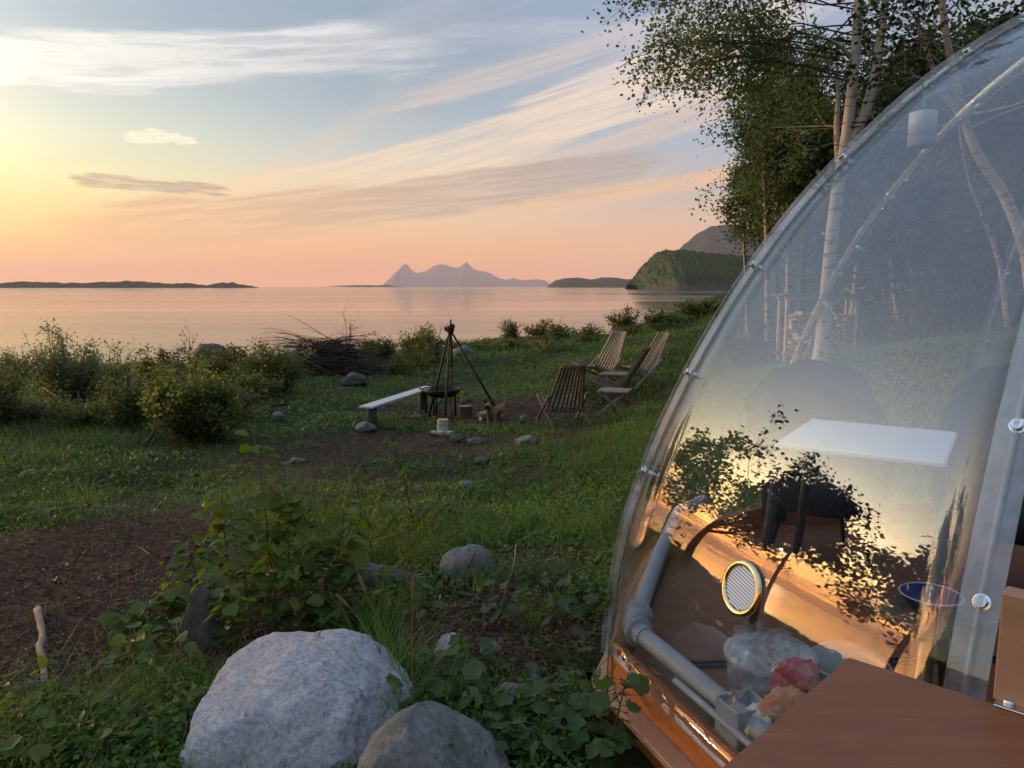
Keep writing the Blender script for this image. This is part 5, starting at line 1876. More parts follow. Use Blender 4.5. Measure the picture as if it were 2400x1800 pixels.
LEAF = (np.array([[0, 0, 0], [0.36, 0.42, 0.07], [0, 1, 0], [-0.36, 0.42, 0.07]]), [np.array([[0, 1, 2], [0, 2, 3]])])
LEAFN = (np.array([[0, 0, 0], [0.20, 0.45, 0.05], [0, 1, -0.05], [-0.20, 0.45, 0.05]]), [np.array([[0, 1, 2], [0, 2, 3]])])
ASPEN = (np.array([[0, 0, 0], [0.34, 0.16, 0.05], [0.46, 0.46, 0.09], [0.22, 0.80, 0.04], [0, 1.0, -0.06], [-0.22, 0.80, 0.04], [-0.46, 0.46, 0.09], [-0.34, 0.16, 0.05], [0, 0.5, 0.0]]),
         [np.array([[0, 1, 8], [1, 2, 8], [2, 3, 8], [3, 4, 8], [4, 5, 8], [5, 6, 8], [6, 7, 8], [7, 0, 8]])])
BLADE = (np.array([[-0.5, 0, 0], [0.5, 0, 0], [-0.36, 0.5, 0.10], [0.36, 0.5, 0.10], [0, 1, 0.42]]), [np.array([[0, 1, 3, 2]]), np.array([[2, 3, 4]])])
CHIP = (np.array([[-0.5, 0, 0], [0.5, 0, 0], [0.4, 1, 0.1], [-0.4, 1, 0.05]]), [np.array([[0, 1, 2, 3]])])


def instances(T, pos, R, sx, sy=None):
    V0, F0 = T
    sy = sx if sy is None else sy
    k = len(V0)
    S = np.stack([sx, sy, sx if sy is sx else sy], 1)
    L = V0[None] * S[:, None]
    V = np.einsum('nij,nkj->nki', R, L) + pos[:, None]
    off = (np.arange(len(pos)) * k)[:, None, None]
    return V.reshape(-1, 3), [(f[None] + off).reshape(-1, f.shape[1]) for f in F0]


def bez(a, b, c, n):
    t = np.linspace(0, 1, n)[:, None]
    return (1 - t) ** 2 * a + 2 * t * (1 - t) * b + t ** 2 * c


class Plant:
    """collects branch tubes and leaf positions"""
    def __init__(self, seed):
        self.r = np.random.default_rng(seed)
        self.mb = MB()
        self.lp, self.ld = [], []

    def tube(self, pts, r0, r1, k=6):
        self.mb.tube(pts, np.linspace(r0, r1, len(pts)), k, caps=False)

    def leaves_on(self, pts, n, spread, droop=0.2, start=0.15):
        t = self.r.uniform(start, 1.0, n) * (len(pts) - 1)
        i = np.minimum(t.astype(int), len(pts) - 2)
        f = (t - i)[:, None]
        p = pts[i] * (1 - f) + pts[i + 1] * f
        d = self.r.normal(size=(n, 3))
        d[:, 2] = d[:, 2] * 0.6 - droop
        p = p + self.r.normal(size=(n, 3)) * spread
        self.lp.append(p); self.ld.append(d)

    def leaf_mesh(self, name, T, s0, s1):
        P = np.concatenate(self.lp); D = np.concatenate(self.ld)
        n = len(P)
        R = frames(D, self.r.normal(size=n) * 0.8)
        s = self.r.uniform(s0, s1, n)
        V, F = instances(T, P, R, s)
        return mesh_np(name, V, F)


def limb(pl, base, d, L, r0, depth, leaf_n, spread, droop, up=0.0, k=6, twigs=7, wig=0.10):
    """a branch with side twigs, recursive"""
    r = pl.r
    n = 6 if depth else 4
    d = np.array(d, float); d /= np.linalg.norm(d)
    pts = [np.array(base, float)]
    dd = d.copy()
    for i in range(n):
        dd = dd + r.normal(size=3) * wig + np.array([0, 0, up - droop * (i / n)])
        dd /= np.linalg.norm(dd)
        pts.append(pts[-1] + dd * L / n)
    pts = np.array(pts)
    pl.tube(pts, r0, r0 * 0.3, k)
    if depth == 0:
        pl.leaves_on(pts, leaf_n, spread, droop)
        return
    for i in range(twigs):
        t = r.uniform(0.22, 1.0)
        j = min(int(t * n), n - 1)
        p = pts[j] + (pts[j + 1] - pts[j]) * (t * n - j)
        axis = pts[j + 1] - pts[j]; axis /= np.linalg.norm(axis)
        s = r.normal(size=3); s -= axis * (s @ axis); s /= np.linalg.norm(s)
        nd = axis * 0.75 + s * 0.8 + np.array([0, 0, up * 0.5])
        limb(pl, p, nd, L * r.uniform(0.32, 0.55) * (1.15 - 0.5 * t), max(r0 * 0.45 * (1 - 0.5 * t), 0.003), depth - 1, leaf_n, spread, droop, up, 4, max(3, twigs - 2), wig * 1.2)


def tree(name, trunk, r0, r1, label, leafmat, barkmat, seed, nb=16, f0=0.35, L=2.0, leaf_n=14, leaf=(0.04, 0.065), spread=0.10, droop=0.25, up=0.08, depth=2, T=LEAF, twigs=6,
         group=None, bias=None, extra=(), cat='tree', Lprof=None, elev=(0.0, 0.7), thick=0.34, back=False):
    trunk = np.array(trunk, float)
    org = trunk[0].copy()
    pl = Plant(seed)
    m = max(10, len(trunk) * 4)
    t = np.linspace(0, len(trunk) - 1, m)
    path = np.stack([np.interp(t, np.arange(len(trunk)), trunk[:, c]) for c in range(3)], 1) - org
    ker = np.array([0.25, 0.5, 0.25])
    for _ in range(3):
        path[1:-1] = sum(kk * path[o:len(path) - 2 + o] for o, kk in enumerate(ker))
    e = empty(name, org, 0, label, cat, group)
    rad = np.linspace(r0, r1, m); rad[0] *= 1.3
    MB().tube(path, rad, 12, caps=False).build('trunk', M[barkmat], e, True)
    for (pts, a, b) in extra:
        q = np.array(pts, float) - org
        tt = np.linspace(0, len(q) - 1, max(8, len(q) * 4))
        q = np.stack([np.interp(tt, np.arange(len(q)), q[:, c]) for c in range(3)], 1)
        for _ in range(2):
            q[1:-1] = sum(kk * q[o:len(q) - 2 + o] for o, kk in enumerate(ker))
        MB().tube(q, np.linspace(a, b, len(q)), 9, caps=False).build('limb', M[barkmat], e, True)
    for i in range(nb):
        f = f0 + (1 - f0) * (i + pl.r.uniform(0, 1)) / nb
        j = min(int(f * (m - 1)), m - 2)
        p = path[j] + (path[j + 1] - path[j]) * (f * (m - 1) - j)
        a = i * 2.4 + pl.r.normal() * 0.5
        d = np.array([math.cos(a), math.sin(a), pl.r.uniform(*elev)])
        if back: d[1] = abs(d[1]) * 0.8 + 0.1
        if bias is not None and pl.r.random() < bias[3]:
            d = d * 0.55 + np.array(bias[:3])
        g = 1 - (f - f0) / (1 - f0)
        ln = L * ((0.45 + 0.55 * g) if Lprof is None else np.interp(f, *Lprof)) * pl.r.uniform(0.75, 1.2)
        limb(pl, p, d, ln, max(0.012, np.interp(f, [0, 1], [r0, r1]) * thick), depth, leaf_n, spread, droop, up, 5, twigs)
    if pl.mb.n: pl.mb.build('branches', M[barkmat if barkmat != 'bark_birch' else 'bark_dark'], e, True)['kind'] = 'stuff'
    if pl.lp:
        o = link('crown', pl.leaf_mesh('crown', T, *leaf), e, M[leafmat])
        o['kind'] = 'stuff'
    return e


def tpix(pix, Y, base=True):
    P = [atY(u, v, Y if np.isscalar(Y) else Y[i]) for i, (u, v) in enumerate(pix)]
    if base:
        P[0][2] = gz(P[0][0], P[0][1]) - 0.05
    return P


# --- the main birch with its forked trunk
tree('birch_tree', tpix([(1912, 890), (1925, 820), (1937, 690), (1958, 470), (1984, 330), (1998, 200), (2010, 60), (2022, -120), (2030, -420), (2030, -800)], 9.6), 0.098, 0.035,
     'tall birch with a thick white forked trunk beside the dome', 'leaf_birch', 'bark_birch', 101, nb=50, f0=0.555, L=2.5, leaf_n=22, leaf=(0.045, 0.070), spread=0.11, droop=0.34, up=0.04, twigs=6, thick=0.22,
     bias=(-1.0, 0.12, 0.05, 0.62), back=True,
     extra=[(tpix([(1985, 345), (2030, 262), (2052, 180), (2068, 60), (2082, -60), (2110, -300)], 9.6, False), 0.075, 0.03),
            (tpix([(1992, 130), (1960, 100), (1912, 82)], [9.6, 9.4, 9.2], False), 0.028, 0.014),
            (tpix([(1968, 420), (1960, 300), (1965, 230), (1962, 150)], [9.7, 9.9, 9.95, 10.0], False), 0.045, 0.02)],
     elev=(-0.25, 0.45), Lprof=([0.55, 0.62, 0.8, 1.0], [0.9, 1.05, 1.0, 0.5]))
# long drooping sprays that hang in from the upper left of the crown
# --- the multi stemmed grove left of it
grove = [
    ([(1806, 690), (1798, 560), (1792, 430), (1786, 330), (1788, 250)], 15.0, 0.060, 'slim grove tree with the leftmost crown, standing towards the water', 111, 0.95, 'leaf_birch', 'bark_pale', 0.20, 20),
    ([(1852, 690), (1850, 540), (1842, 400), (1835, 250), (1825, 120)], 15.6, 0.070, 'slender grove tree left of the white birch, second from the water', 112, 1.0, 'leaf_birch', 'bark_pale', 0.22, 18),
    ([(1880, 700), (1885, 560), (1895, 430), (1900, 300), (1905, 120)], 14.4, 0.075, 'thin dark grove tree just left of the white birch trunk', 113, 1.1, 'leaf_birch', 'bark_dark', 0.3, 18),
    ([(1756, 715), (1748, 640), (1742, 560), (1752, 480), (1764, 410)], 17.5, 0.045, 'low bushy grove tree at the edge of the headland view', 114, 0.7, 'leaf_birch', 'bark_pale', 0.42, 16),
    ([(1930, 720), (1950, 560), (1975, 420), (2030, 280), (2060, 100)], 16.5, 0.075, 'grove tree behind the white birch trunk', 115, 1.3, 'leaf_dark', 'bark_dark', 0.3, 18),
    ([(1835, 700), (1815, 600), (1800, 470), (1815, 330), (1790, 180)], 18.0, 0.07, 'leaning grove tree farthest back at the left', 116, 1.1, 'leaf_birch', 'bark_dark', 0.36, 20),
]
for pix, Y, rr_, lab, sd, LL, lm, bm_, f0, nb in grove:
    tree('grove_tree', tpix(pix, Y), rr_, 0.018, lab, lm, bm_, sd, nb=nb + 6, f0=f0, L=LL, leaf_n=20, leaf=(0.055, 0.088), spread=0.13, droop=0.12, up=0.12, twigs=5, group='grove of slim trees beside the dome')
# --- tree with dark crooked branches at the upper right, its pale trunk seen through the dome
tree('alder_tree', tpix([(2436, 760), (2412, 620), (2392, 545), (2350, 445), (2302, 385), (2268, 312), (2252, 240), (2225, 130), (2205, 0), (2200, -250)], 9.0), 0.075, 0.03,
     'crooked tree with a pale leaning trunk seen through the dome top', 'leaf_dark', 'bark_pale', 121, nb=15, f0=0.55, L=2.1, leaf_n=12, leaf=(0.05, 0.08), spread=0.11, droop=0.10, up=0.05, twigs=6,
     extra=[(tpix([(2262, 280), (2215, 225), (2190, 170), (2150, 60)], 9.0, False), 0.045, 0.02)], bias=(0.3, 0, 0.1, 0.4), elev=(-0.2, 0.6))
tree('thin_birch', tpix([(2362, 800), (2345, 615), (2318, 545), (2300, 500), (2272, 430), (2262, 395), (2240, 250)], 12.0), 0.042, 0.012,
     'thin leaning birch with white bark seen through the dome', 'leaf_dark', 'bark_birch', 122, nb=9, f0=0.62, L=1.0, leaf_n=10, leaf=(0.05, 0.075), spread=0.12, twigs=4)
tree('thin_birch', tpix([(2110, 830), (2095, 700), (2085, 560), (2070, 420), (2060, 250)], 14.5), 0.05, 0.015,
     'thin upright birch in front of the dark wood', 'leaf_dark', 'bark_pale', 123, nb=9, f0=0.6, L=1.1, leaf_n=10, leaf=(0.05, 0.08), spread=0.12, twigs=4)

# --- the dark wood behind the dome
wood = [(7.9, 17.2, 6.0), (8.0, 14.5, 6.8), (9.2, 18.0, 7.5), (10.6, 15.5, 7.0), (11.8, 19.5, 8.0), (13.2, 16.5, 7.6), (14.5, 21.0, 8.5), (16.0, 17.0, 8.0), (11.5, 12.5, 6.4), (14.0, 12.0, 7.0),
        (10.0, 22.5, 7.6), (17.5, 22.0, 9.0), (10.4, 20.2, 6.4), (16.5, 13.0, 8.0), (19.5, 18.0, 9.0), (13.5, 25.0, 8.5), (7.2, 13.2, 5.0), (9.6, 13.0, 6.0), (12.5, 22.0, 8.5), (15.5, 24.5, 9.0), (18.5, 15.0, 9.0)]
for i, (x, y, h) in enumerate(wood):
    g = gz(x, y)
    h *= 0.66
    lean = np.random.default_rng(200 + i).normal(size=2) * 0.35
    pts = [(x, y, g - 0.05), (x + lean[0] * 0.3, y + lean[1] * 0.3, g + h * 0.35), (x + lean[0] * 0.7, y + lean[1] * 0.7, g + h * 0.7), (x + lean[0], y + lean[1], g + h)]
    tree('wood_tree', pts, 0.085, 0.02, 'leafy tree of the dark wood behind the clear dome', 'leaf_dark', 'bark_pale' if i % 3 == 0 else 'bark_dark', 300 + i, nb=24, f0=0.06, L=2.3, leaf_n=15,
         leaf=(0.13, 0.20), spread=0.22, droop=0.15, up=0.12, twigs=5, group='trees of the wood behind the dome')

# --- the broad tree on the bank left of the viewer, seen mirrored in the dome
TX, TY = -7.9, 7.6
g = gz(TX, TY)
tree('bank_tree', [(TX, TY, g - 0.1), (TX - 0.02, TY - 0.05, g + 0.9), (TX - 0.08, TY - 0.2, g + 1.7), (TX - 0.1, TY - 0.5, g + 2.6), (TX - 0.2, TY - 0.8, g + 3.6)], 0.12, 0.03,
     'broad crooked tree on the bank, seen mirrored in the dome panel', 'leaf_dark', 'bark_dark', 141, nb=46, f0=0.46, L=2.3, leaf_n=10, leaf=(0.07, 0.11), spread=0.10, droop=0.06, up=0.05, twigs=6,
     bias=(-0.15, -0.95, 0.22, 0.6), elev=(-0.1, 0.8), T=ASPEN, thick=0.30, Lprof=([0.46, 0.7, 1.0], [1.0, 1.05, 0.7]))
_g = gz(-8.8, 5.9)  # added tree out of view; its crown blocks the sun disc mirrored in the dome
tree('bank_tree', [(-8.8, 5.9, _g - 0.1), (-8.8, 5.85, _g + 1.2), (-8.85, 5.8, _g + 2.8), (-8.9, 5.8, _g + 4.3)], 0.06, 0.02,
     'dense young tree added on the bank to screen the mirrored sun', 'leaf_dark', 'bark_dark', 142, nb=30, f0=0.62, L=0.9, leaf_n=13, leaf=(0.08, 0.12), spread=0.12, droop=0.04, up=0.06, twigs=5, elev=(-0.15, 0.6), T=ASPEN)
_g = gz(-7.7, 8.3)
tree('bank_tree', [(-7.7, 8.3, _g - 0.1), (-7.7, 8.3, _g + 1.2), (-7.75, 8.35, _g + 2.4), (-7.8, 8.4, _g + 4.2)], 0.06, 0.02,
     'slim tree on the bank just left of the broad crooked one', 'leaf_dark', 'bark_dark', 144, nb=16, f0=0.5, L=0.95, leaf_n=8, leaf=(0.08, 0.12), spread=0.12, droop=0.05, up=0.05, twigs=5, elev=(-0.2, 0.6), T=ASPEN)
_g = gz(-8.4, 3.3)
tree('bank_tree', [(-8.4, 3.3, _g - 0.1), (-8.45, 3.25, _g + 1.2), (-8.4, 3.1, _g + 2.4), (-8.5, 2.9, _g + 4.0)], 0.08, 0.02,
     'leafy tree on the bank nearest the viewer, mirrored at the right of the dome panel', 'leaf_dark', 'bark_dark', 143, nb=40, f0=0.52, L=1.5, leaf_n=12, leaf=(0.08, 0.12), spread=0.12, droop=0.06, up=0.04, twigs=5, elev=(-0.3, 0.6), T=ASPEN)

# labels of look-alikes: told by what they grow beside
_LM = []
def landmark(name, u, v): _LM.append((name, at_ground(u, v)))
for nm, u, v in [('large pale boulder', 690, 1700), ('smaller boulder', 1040, 1780), ('rounded mossy stone', 1095, 1365), ('rotten log', 885, 1390), ('upright brown slab', 470, 1540), ('pale angular stone', 1050, 1575),
                 ('round grey stone', 1205, 1665), ('small reddish stone', 1250, 1620), ('half buried grey stone', 1148, 1545), ('dome base corner', 1405, 1640), ('pale broken branch', 104, 1520), ('fallen branch', 1140, 1420),
                 ('short pale stick at the dome', 1394, 1392), ('thin pale curved twig', 1305, 1395), ('dark mossy stone', 770, 1495), ('brown litter patch', 180, 1350), ('flat dark stone', 1256, 1588), ('pale stick in the grass', 1204, 1350),
                 ('tall pale willow', 150, 975), ('large shore rock', 485, 868), ('brush pile', 775, 860), ('large leafy bush', 470, 1045), ('dark bush at the left edge', 0, 1010), ('wide dark bush', 1285, 830), ('dark green bush', 990, 850),
                 ('plank bench', 850, 1000), ('sapling clump', 1460, 790), ('round bush', 1198, 806), ('driftwood log', 165, 965), ('grey litter stone', 66, 1622), ('grey stick', 150, 1182)]:
    landmark(nm, u, v)
_used = set()
def near_label(prefix, p):
    best = sorted(_LM, key=lambda q: np.hypot(q[1][0] - p[0], q[1][1] - p[1]))
    for nm, q in best:
        dx, dy = p[0] - q[0], p[1] - q[1]
        c = [('just right of', dx), ('just left of', -dx), ('behind', dy), ('in front of', -dy)]
        c = sorted([k for k in c if k[1] > -0.02], key=lambda k: -k[1])[:2]
        for rel, _ in c:
            t = f'{prefix} {rel} the {nm}'
            if t not in _used:
                _used.add(t)
                return t
    return prefix


# --- shrubs
def shrub(u0, u1, vtop, vbase, Y, label, mat='leaf_shrub', seed=0, n=2600, leaf=(0.03, 0.05), T=LEAF, spiky=0.0, group='shrubs along the bank', stems=26, shape=0.75, name='shrub', bark='twig'):
    uc = (u0 + u1) / 2
    p = atY(uc, vbase, Y)
    g = gz(p[0], Y)
    w = (u1 - u0) / FOC * Y / 2
    top = atY(uc, vtop, Y)[2]
    h = max(top - g, 0.15)
    r = np.random.default_rng(seed)
    pl = Plant(seed)
    e = empty(name, (p[0], Y, g), 0, label, 'shrub', group)
    per = max(6, n // stems)
    for i in range(stems):
        a = r.uniform(0, 6.283); q = math.sqrt(r.uniform(0, 1))
        f = 1 - 0.55 * q ** 2
        tip = np.array([math.cos(a) * q * w, math.sin(a) * q * w * 0.8, h * (shape * f + (1 - shape)) * r.choice([r.uniform(0.35, 0.7), r.uniform(0.6, 0.95), r.uniform(0.85, 1.05), r.uniform(1.0, 1.25)], p=[0.3, 0.35, 0.25, 0.1])])
        tip[:2] += r.normal(size=2) * w * 0.22
        base = np.array([math.cos(a) * q * w * 0.35, math.sin(a) * q * w * 0.3, -0.03])
        midp = np.array([tip[0] * 0.55, tip[1] * 0.55, tip[2] * 0.68]) if not spiky else (base * 0.4 + tip * 0.6)
        pts = bez(base, midp, tip, 7)
        pl.tube(pts, 0.010, 0.003, 4)
        k = 5
        for j in range(k):
            t = r.uniform(0.25, 1.0)
            pp = pts[min(int(t * 6), 5)]
            d = r.normal(size=3); d[2] = abs(d[2]) * (0.6 + spiky) + 0.1; d /= np.linalg.norm(d)
            L = h * r.uniform(0.14, 0.30) * (1.0 if not spiky else 0.8)
            tw = np.array([pp, pp + d * L * 0.5, pp + d * L + [0, 0, -0.02]])
            pl.tube(tw, 0.004, 0.002, 3)
            pl.leaves_on(tw, per // (k + 1), 0.045 + 0.02 * h, 0.0)
        pl.leaves_on(pts, per // (k + 1), 0.05, 0.0, 0.3)
    pl.mb.build('stems', M[bark], e, True)['kind'] = 'stuff'
    o = link('foliage', pl.leaf_mesh('foliage', T, *leaf), e, M[mat]); o['kind'] = 'stuff'
    return e


shrub(62, 246, 785, 975, 12.5, 'tall pale willow bush with upright shoots against the water at the left', 'leaf_willow', 401, 7000, (0.05, 0.085), LEAFN, 1.0, stems=60, shape=0.45)
shrub(-110, 70, 860, 1010, 10.4, 'dark bush cut by the left edge of the picture', 'leaf_shrub', 402, 4200, (0.04, 0.06))
shrub(225, 320, 830, 950, 13.2, 'thin willow bush right of the tall pale one', 'leaf_willow', 403, 1700, (0.05, 0.08), LEAFN, 0.8)
shrub(305, 445, 816, 930, 15.0, 'rounded bush left of the large shore rock', 'leaf_bush', 404, 4200, (0.045, 0.07))
shrub(345, 592, 862, 1045, 9.6, 'large leafy bush with yellow green top in the left middle ground', 'leaf_shrub', 405, 11000, (0.035, 0.060), ASPEN, stems=70, shape=0.5)
shrub(205, 370, 900, 1022, 10.6, 'lower bush joined to the left side of the large leafy bush', 'leaf_shrub', 406, 5200, (0.035, 0.055), stems=40)
shrub(565, 722, 806, 925, 14.2, 'dense dark bush between the large leafy bush and the brush pile', 'leaf_bush', 407, 7000, (0.04, 0.065), stems=50)
shrub(470, 640, 812, 880, 17.0, 'low bush beside the large shore rock', 'leaf_shrub', 408, 3600, (0.05, 0.075))
shrub(936, 1040, 764, 850, 19.5, 'dark green bush behind the tripod', 'leaf_shrub', 409, 4200, (0.05, 0.08))
shrub(1180, 1216, 752, 806, 23.5, 'small round bush standing alone against the water', 'leaf_shrub', 410, 1500, (0.05, 0.08), shape=0.2)
shrub(1218, 1352, 752, 830, 21.0, 'wide dark bush on the bank crest behind the dog', 'leaf_bush', 411, 5200, (0.05, 0.085))
shrub(1350, 1410, 748, 795, 23.0, 'thin bush right of the wide dark bush on the crest', 'leaf_shrub', 412, 1300, (0.05, 0.08))
shrub(1418, 1505, 716, 785, 24.0, 'bushy sapling clump above the pale slatted chair', 'leaf_shrub', 413, 2600, (0.06, 0.09), spiky=0.5)
shrub(1510, 1600, 728, 775, 24.5, 'bush on the crest above the right end chair', 'leaf_shrub', 414, 2600, (0.06, 0.09))
shrub(1590, 1720, 700, 765, 24.5, 'bush on the crest next to the edge of the dome', 'leaf_shrub', 415, 3400, (0.06, 0.09), spiky=0.4)
shrub(848, 935, 792, 845, 20.0, 'low bush at the right foot of the brush pile', 'leaf_shrub', 416, 2200, (0.05, 0.08))
shrub(1036, 1180, 796, 832, 22.5, 'low strip of bush right of the dark green one on the crest', 'leaf_shrub', 417, 2800, (0.05, 0.085))
shrub(898, 965, 842, 880, 17.5, 'low mound of green behind the plank bench', 'leaf_shrub', 418, 1500, (0.04, 0.06))
shrub(-60, 60, 808, 860, 16.0, 'bush at the far left by the water', 'leaf_willow', 419, 2400, (0.05, 0.08), LEAFN, 0.5)
shrub(640, 760, 822, 870, 18.5, 'low bush in front of the brush pile', 'leaf_shrub', 420, 2400, (0.05, 0.075))
shrub(1700, 1830, 770, 850, 13.5, 'undergrowth bush in front of the grove seen through the dome edge', 'leaf_dark', 421, 3600, (0.05, 0.08), group='undergrowth behind the dome')
shrub(2020, 2140, 740, 850, 13.0, 'undergrowth bush right of the firewood rack', 'leaf_dark', 422, 3600, (0.05, 0.09), group='undergrowth behind the dome')
shrub(2140, 2290, 700, 850, 14.0, 'undergrowth bush between firewood rack and leaning trunk', 'leaf_dark', 423, 4200, (0.06, 0.10), group='undergrowth behind the dome')
shrub(2280, 2460, 690, 860, 12.5, 'undergrowth bush under the leaning pale trunk', 'leaf_dark', 424, 4200, (0.06, 0.10), group='undergrowth behind the dome')

# ragged low scrub that joins the bushes along the bank
_r = np.random.default_rng(4242)
SCRUB = [(20, 830, 900, 15.5), (150, 870, 960, 13.0), (180, 830, 905, 16.0), (270, 870, 950, 13.5), (330, 850, 915, 16.5), (400, 840, 905, 16.8), (300, 905, 985, 12.0), (420, 850, 960, 12.6), (510, 835, 925, 14.5), (600, 850, 945, 13.2),
         (640, 830, 900, 16.0), (545, 905, 985, 11.6), (250, 930, 1010, 11.2), (110, 930, 1010, 11.4), (20, 930, 1020, 10.8), (470, 905, 1010, 11.0), (180, 955, 1030, 10.6), (720, 830, 880, 18.5), (890, 815, 855, 20.5), (1130, 800, 835, 23.0),
         (1200, 790, 830, 22.5), (1380, 775, 815, 22.5), (1290, 790, 838, 20.0), (1460, 760, 800, 23.0), (1560, 745, 790, 23.5), (990, 800, 860, 18.5)]
for k, (u, vt, vb, Y) in enumerate(SCRUB):
    w = _r.uniform(45, 85) * 14 / Y
    mt = ('leaf_bush', 'leaf_shrub', 'leaf_willow', 'leaf_bush')[k % 4]
    shrub(u - w, u + w, vt + _r.uniform(-15, 15), vb, Y, near_label(('olive ragged scrub', 'green ragged scrub', 'pale narrow leaved scrub', 'olive ragged scrub')[k % 4], atY(u, vb, Y)), mt, 460 + k, int(_r.uniform(1500, 2600)), (0.035, 0.065), (LEAF, LEAFN, ASPEN)[k % 3], _r.uniform(0, 0.7),
          'low scrub between the bushes', 22, _r.uniform(0.3, 0.8), 'scrub')

# sparse leafless or nearly leafless saplings standing against the water
for k, (u, vb, vt, Y, lab) in enumerate([(272, 930, 782, 13.5, 'sparse sapling with reddish twigs right of the pale willow'), (20, 960, 800, 11.5, 'sparse dark sapling at the left edge against the water'),
                                         (440, 850, 772, 17.0, 'sparse sapling behind the large shore rock'), (815, 850, 722, 18.0, 'bare curved sapling rising from the brush pile'),
                                         (1020, 830, 735, 19.0, 'bare forked sapling left of the tripod top')]):
    p = atY(u, vb, Y); g = gz(p[0], Y)
    top = atY(u, vt, Y)
    pl = Plant(450 + k)
    e = empty('bare_sapling', (p[0], Y, g), 0, lab, 'sapling', 'bare saplings against the water')
    h = top[2] - g
    for i in range(4):
        a = pl.r.uniform(0, 6.28)
        limb(pl, (0, 0, 0), (math.cos(a) * 0.3, math.sin(a) * 0.3, 1), h * pl.r.uniform(0.7, 1.02), 0.012, 1, 5 if k != 3 else 1, 0.03, 0.15, 0.05, 5, 7, 0.14)
    pl.mb.build('twigs', M['twig'], e, True)['kind'] = 'stuff'
    o = link('foliage', pl.leaf_mesh('foliage', LEAF, 0.04, 0.06), e, M['leaf_shrub']); o['kind'] = 'stuff'

# brush pile
p = atY(775, 860, 18.0); g = gz(p[0], 18.0)
e = empty('brush_pile', (p[0], 18.0, g), 0, 'heap of cut dark branches and twigs on the bank', 'brush pile')
r = np.random.default_rng(77)
mb = MB()
for i in range(620):
    c = r.normal(size=3) * [0.46, 0.32, 0.0]
    c[2] = r.uniform(0, 0.80) * math.exp(-(c[0] / 0.75) ** 2)
    a = r.normal() * 0.45 + (0 if r.random() < 0.8 else 1.2)
    L = r.uniform(0.5, 1.7)
    d = np.array([math.cos(a), math.sin(a) * 0.6, r.normal() * 0.22]) * (1 if r.random() < 0.5 else -1)
    m_ = c + d * L * 0.5 + [0, 0, r.uniform(-0.05, 0.16)]
    mb.tube(bez(c - d * L * 0.2, m_, c + d * L * 0.8 + [0, 0, r.normal() * 0.10 - 0.06], 6), np.linspace(r.uniform(0.005, 0.014), 0.003, 6), 4)
mb.build('branches', M['twig'], e, True)['kind'] = 'stuff'
mb = MB()
for i in range(60):
    c = np.array([r.uniform(-0.7, 0.3), r.normal() * 0.25, r.uniform(0.45, 0.75)])
    L = r.uniform(0.7, 1.5)
    d = np.array([-1 if r.random() < 0.75 else 1, r.normal() * 0.3, r.uniform(0.0, 0.5)])
    mb.tube(bez(c, c + d * L * 0.5 + [0, 0, 0.15], c + d * L * [1, 1, 0.6], 6), np.linspace(0.007, 0.002, 6), 3)
mb.build('long_twigs', M['twig'], e, True)['kind'] = 'stuff'


# --- leafy saplings close to the viewer: every leaf is a part
def leaf_variants(T, name, mat, n, seed, curl=0.12):
    r = np.random.default_rng(seed)
    out = []
    for i in range(n):
        V = T[0].copy()
        V[:, 2] += curl * r.normal() * V[:, 1] ** 2 + 0.10 * r.normal(size=len(V)) * (V[:, 1] > 0.1) * 0.5
        V[:, 0] *= r.uniform(0.85, 1.1)
        me = mesh_np(name, V, T[1])
        me.materials.append(M[mat])
        me.polygons.foreach_set('use_smooth', [True] * len(me.polygons))
        out.append(me)
    return out


LOBED = []
for k in range(24):
    a = 2 * math.pi * k / 24
    rr = 0.5 * (1 + 0.12 * math.cos(5 * a) + 0.06 * math.cos(11 * a))
    LOBED.append([math.sin(a) * rr * 0.92, 0.5 - math.cos(a) * rr, 0.05 * abs(math.sin(a))])
LOBED = (np.array(LOBED + [[0, 0.45, 0.0]]), [np.array([[k, (k + 1) % 24, 24] for k in range(24)])])
# pinnate frond of leaflet pairs
fv, ff = [], []
for k in range(6):
    for s in (-1, 1):
        b = np.array([0, 0.22 + 0.12 * k, 0.0]); L = 0.26 * (1 - 0.25 * abs(k - 2) / 3)
        d = np.array([s * 0.86, 0.5, -0.10]); d /= np.linalg.norm(d); w = np.array([0.5, -0.86 * s, 0]) * 0.075 * (1 if s > 0 else 1)
        n0 = len(fv)
        fv += [b, b + d * L * 0.45 + w, b + d * L, b + d * L * 0.45 - w]
        ff += [[n0, n0 + 1, n0 + 2], [n0, n0 + 2, n0 + 3]]
n0 = len(fv)
fv += [np.array([0, 0.9, 0]), np.array([0.06, 1.02, 0]), np.array([0, 1.16, -0.03]), np.array([-0.06, 1.02, 0])]
ff += [[n0, n0 + 1, n0 + 2], [n0, n0 + 2, n0 + 3]]
n0 = len(fv)
fv += [np.array([-0.008, 0, 0]), np.array([0.008, 0, 0]), np.array([0.004, 0.92, 0]), np.array([-0.004, 0.92, 0])]
ff += [[n0, n0 + 1, n0 + 2], [n0, n0 + 2, n0 + 3]]
FROND = (np.array(fv) * [1, 0.9, 1], [np.array(ff)])

AL = leaf_variants(ASPEN, 'leaf', 'leaf_aspen', 8, 1)
AT = leaf_variants(ASPEN, 'leaf', 'leaf_rowan', 8, 11)
HL = leaf_variants(LOBED, 'leaf', 'leaf_herb', 6, 2)
RL = leaf_variants(FROND, 'frond', 'leaf_rowan', 5, 3, 0.16)
SL = leaf_variants(LEAFN, 'leaf', 'leaf_herb', 6, 4)
DL = leaf_variants(FROND, 'frond', 'leaf_herb', 5, 5, 0.16)


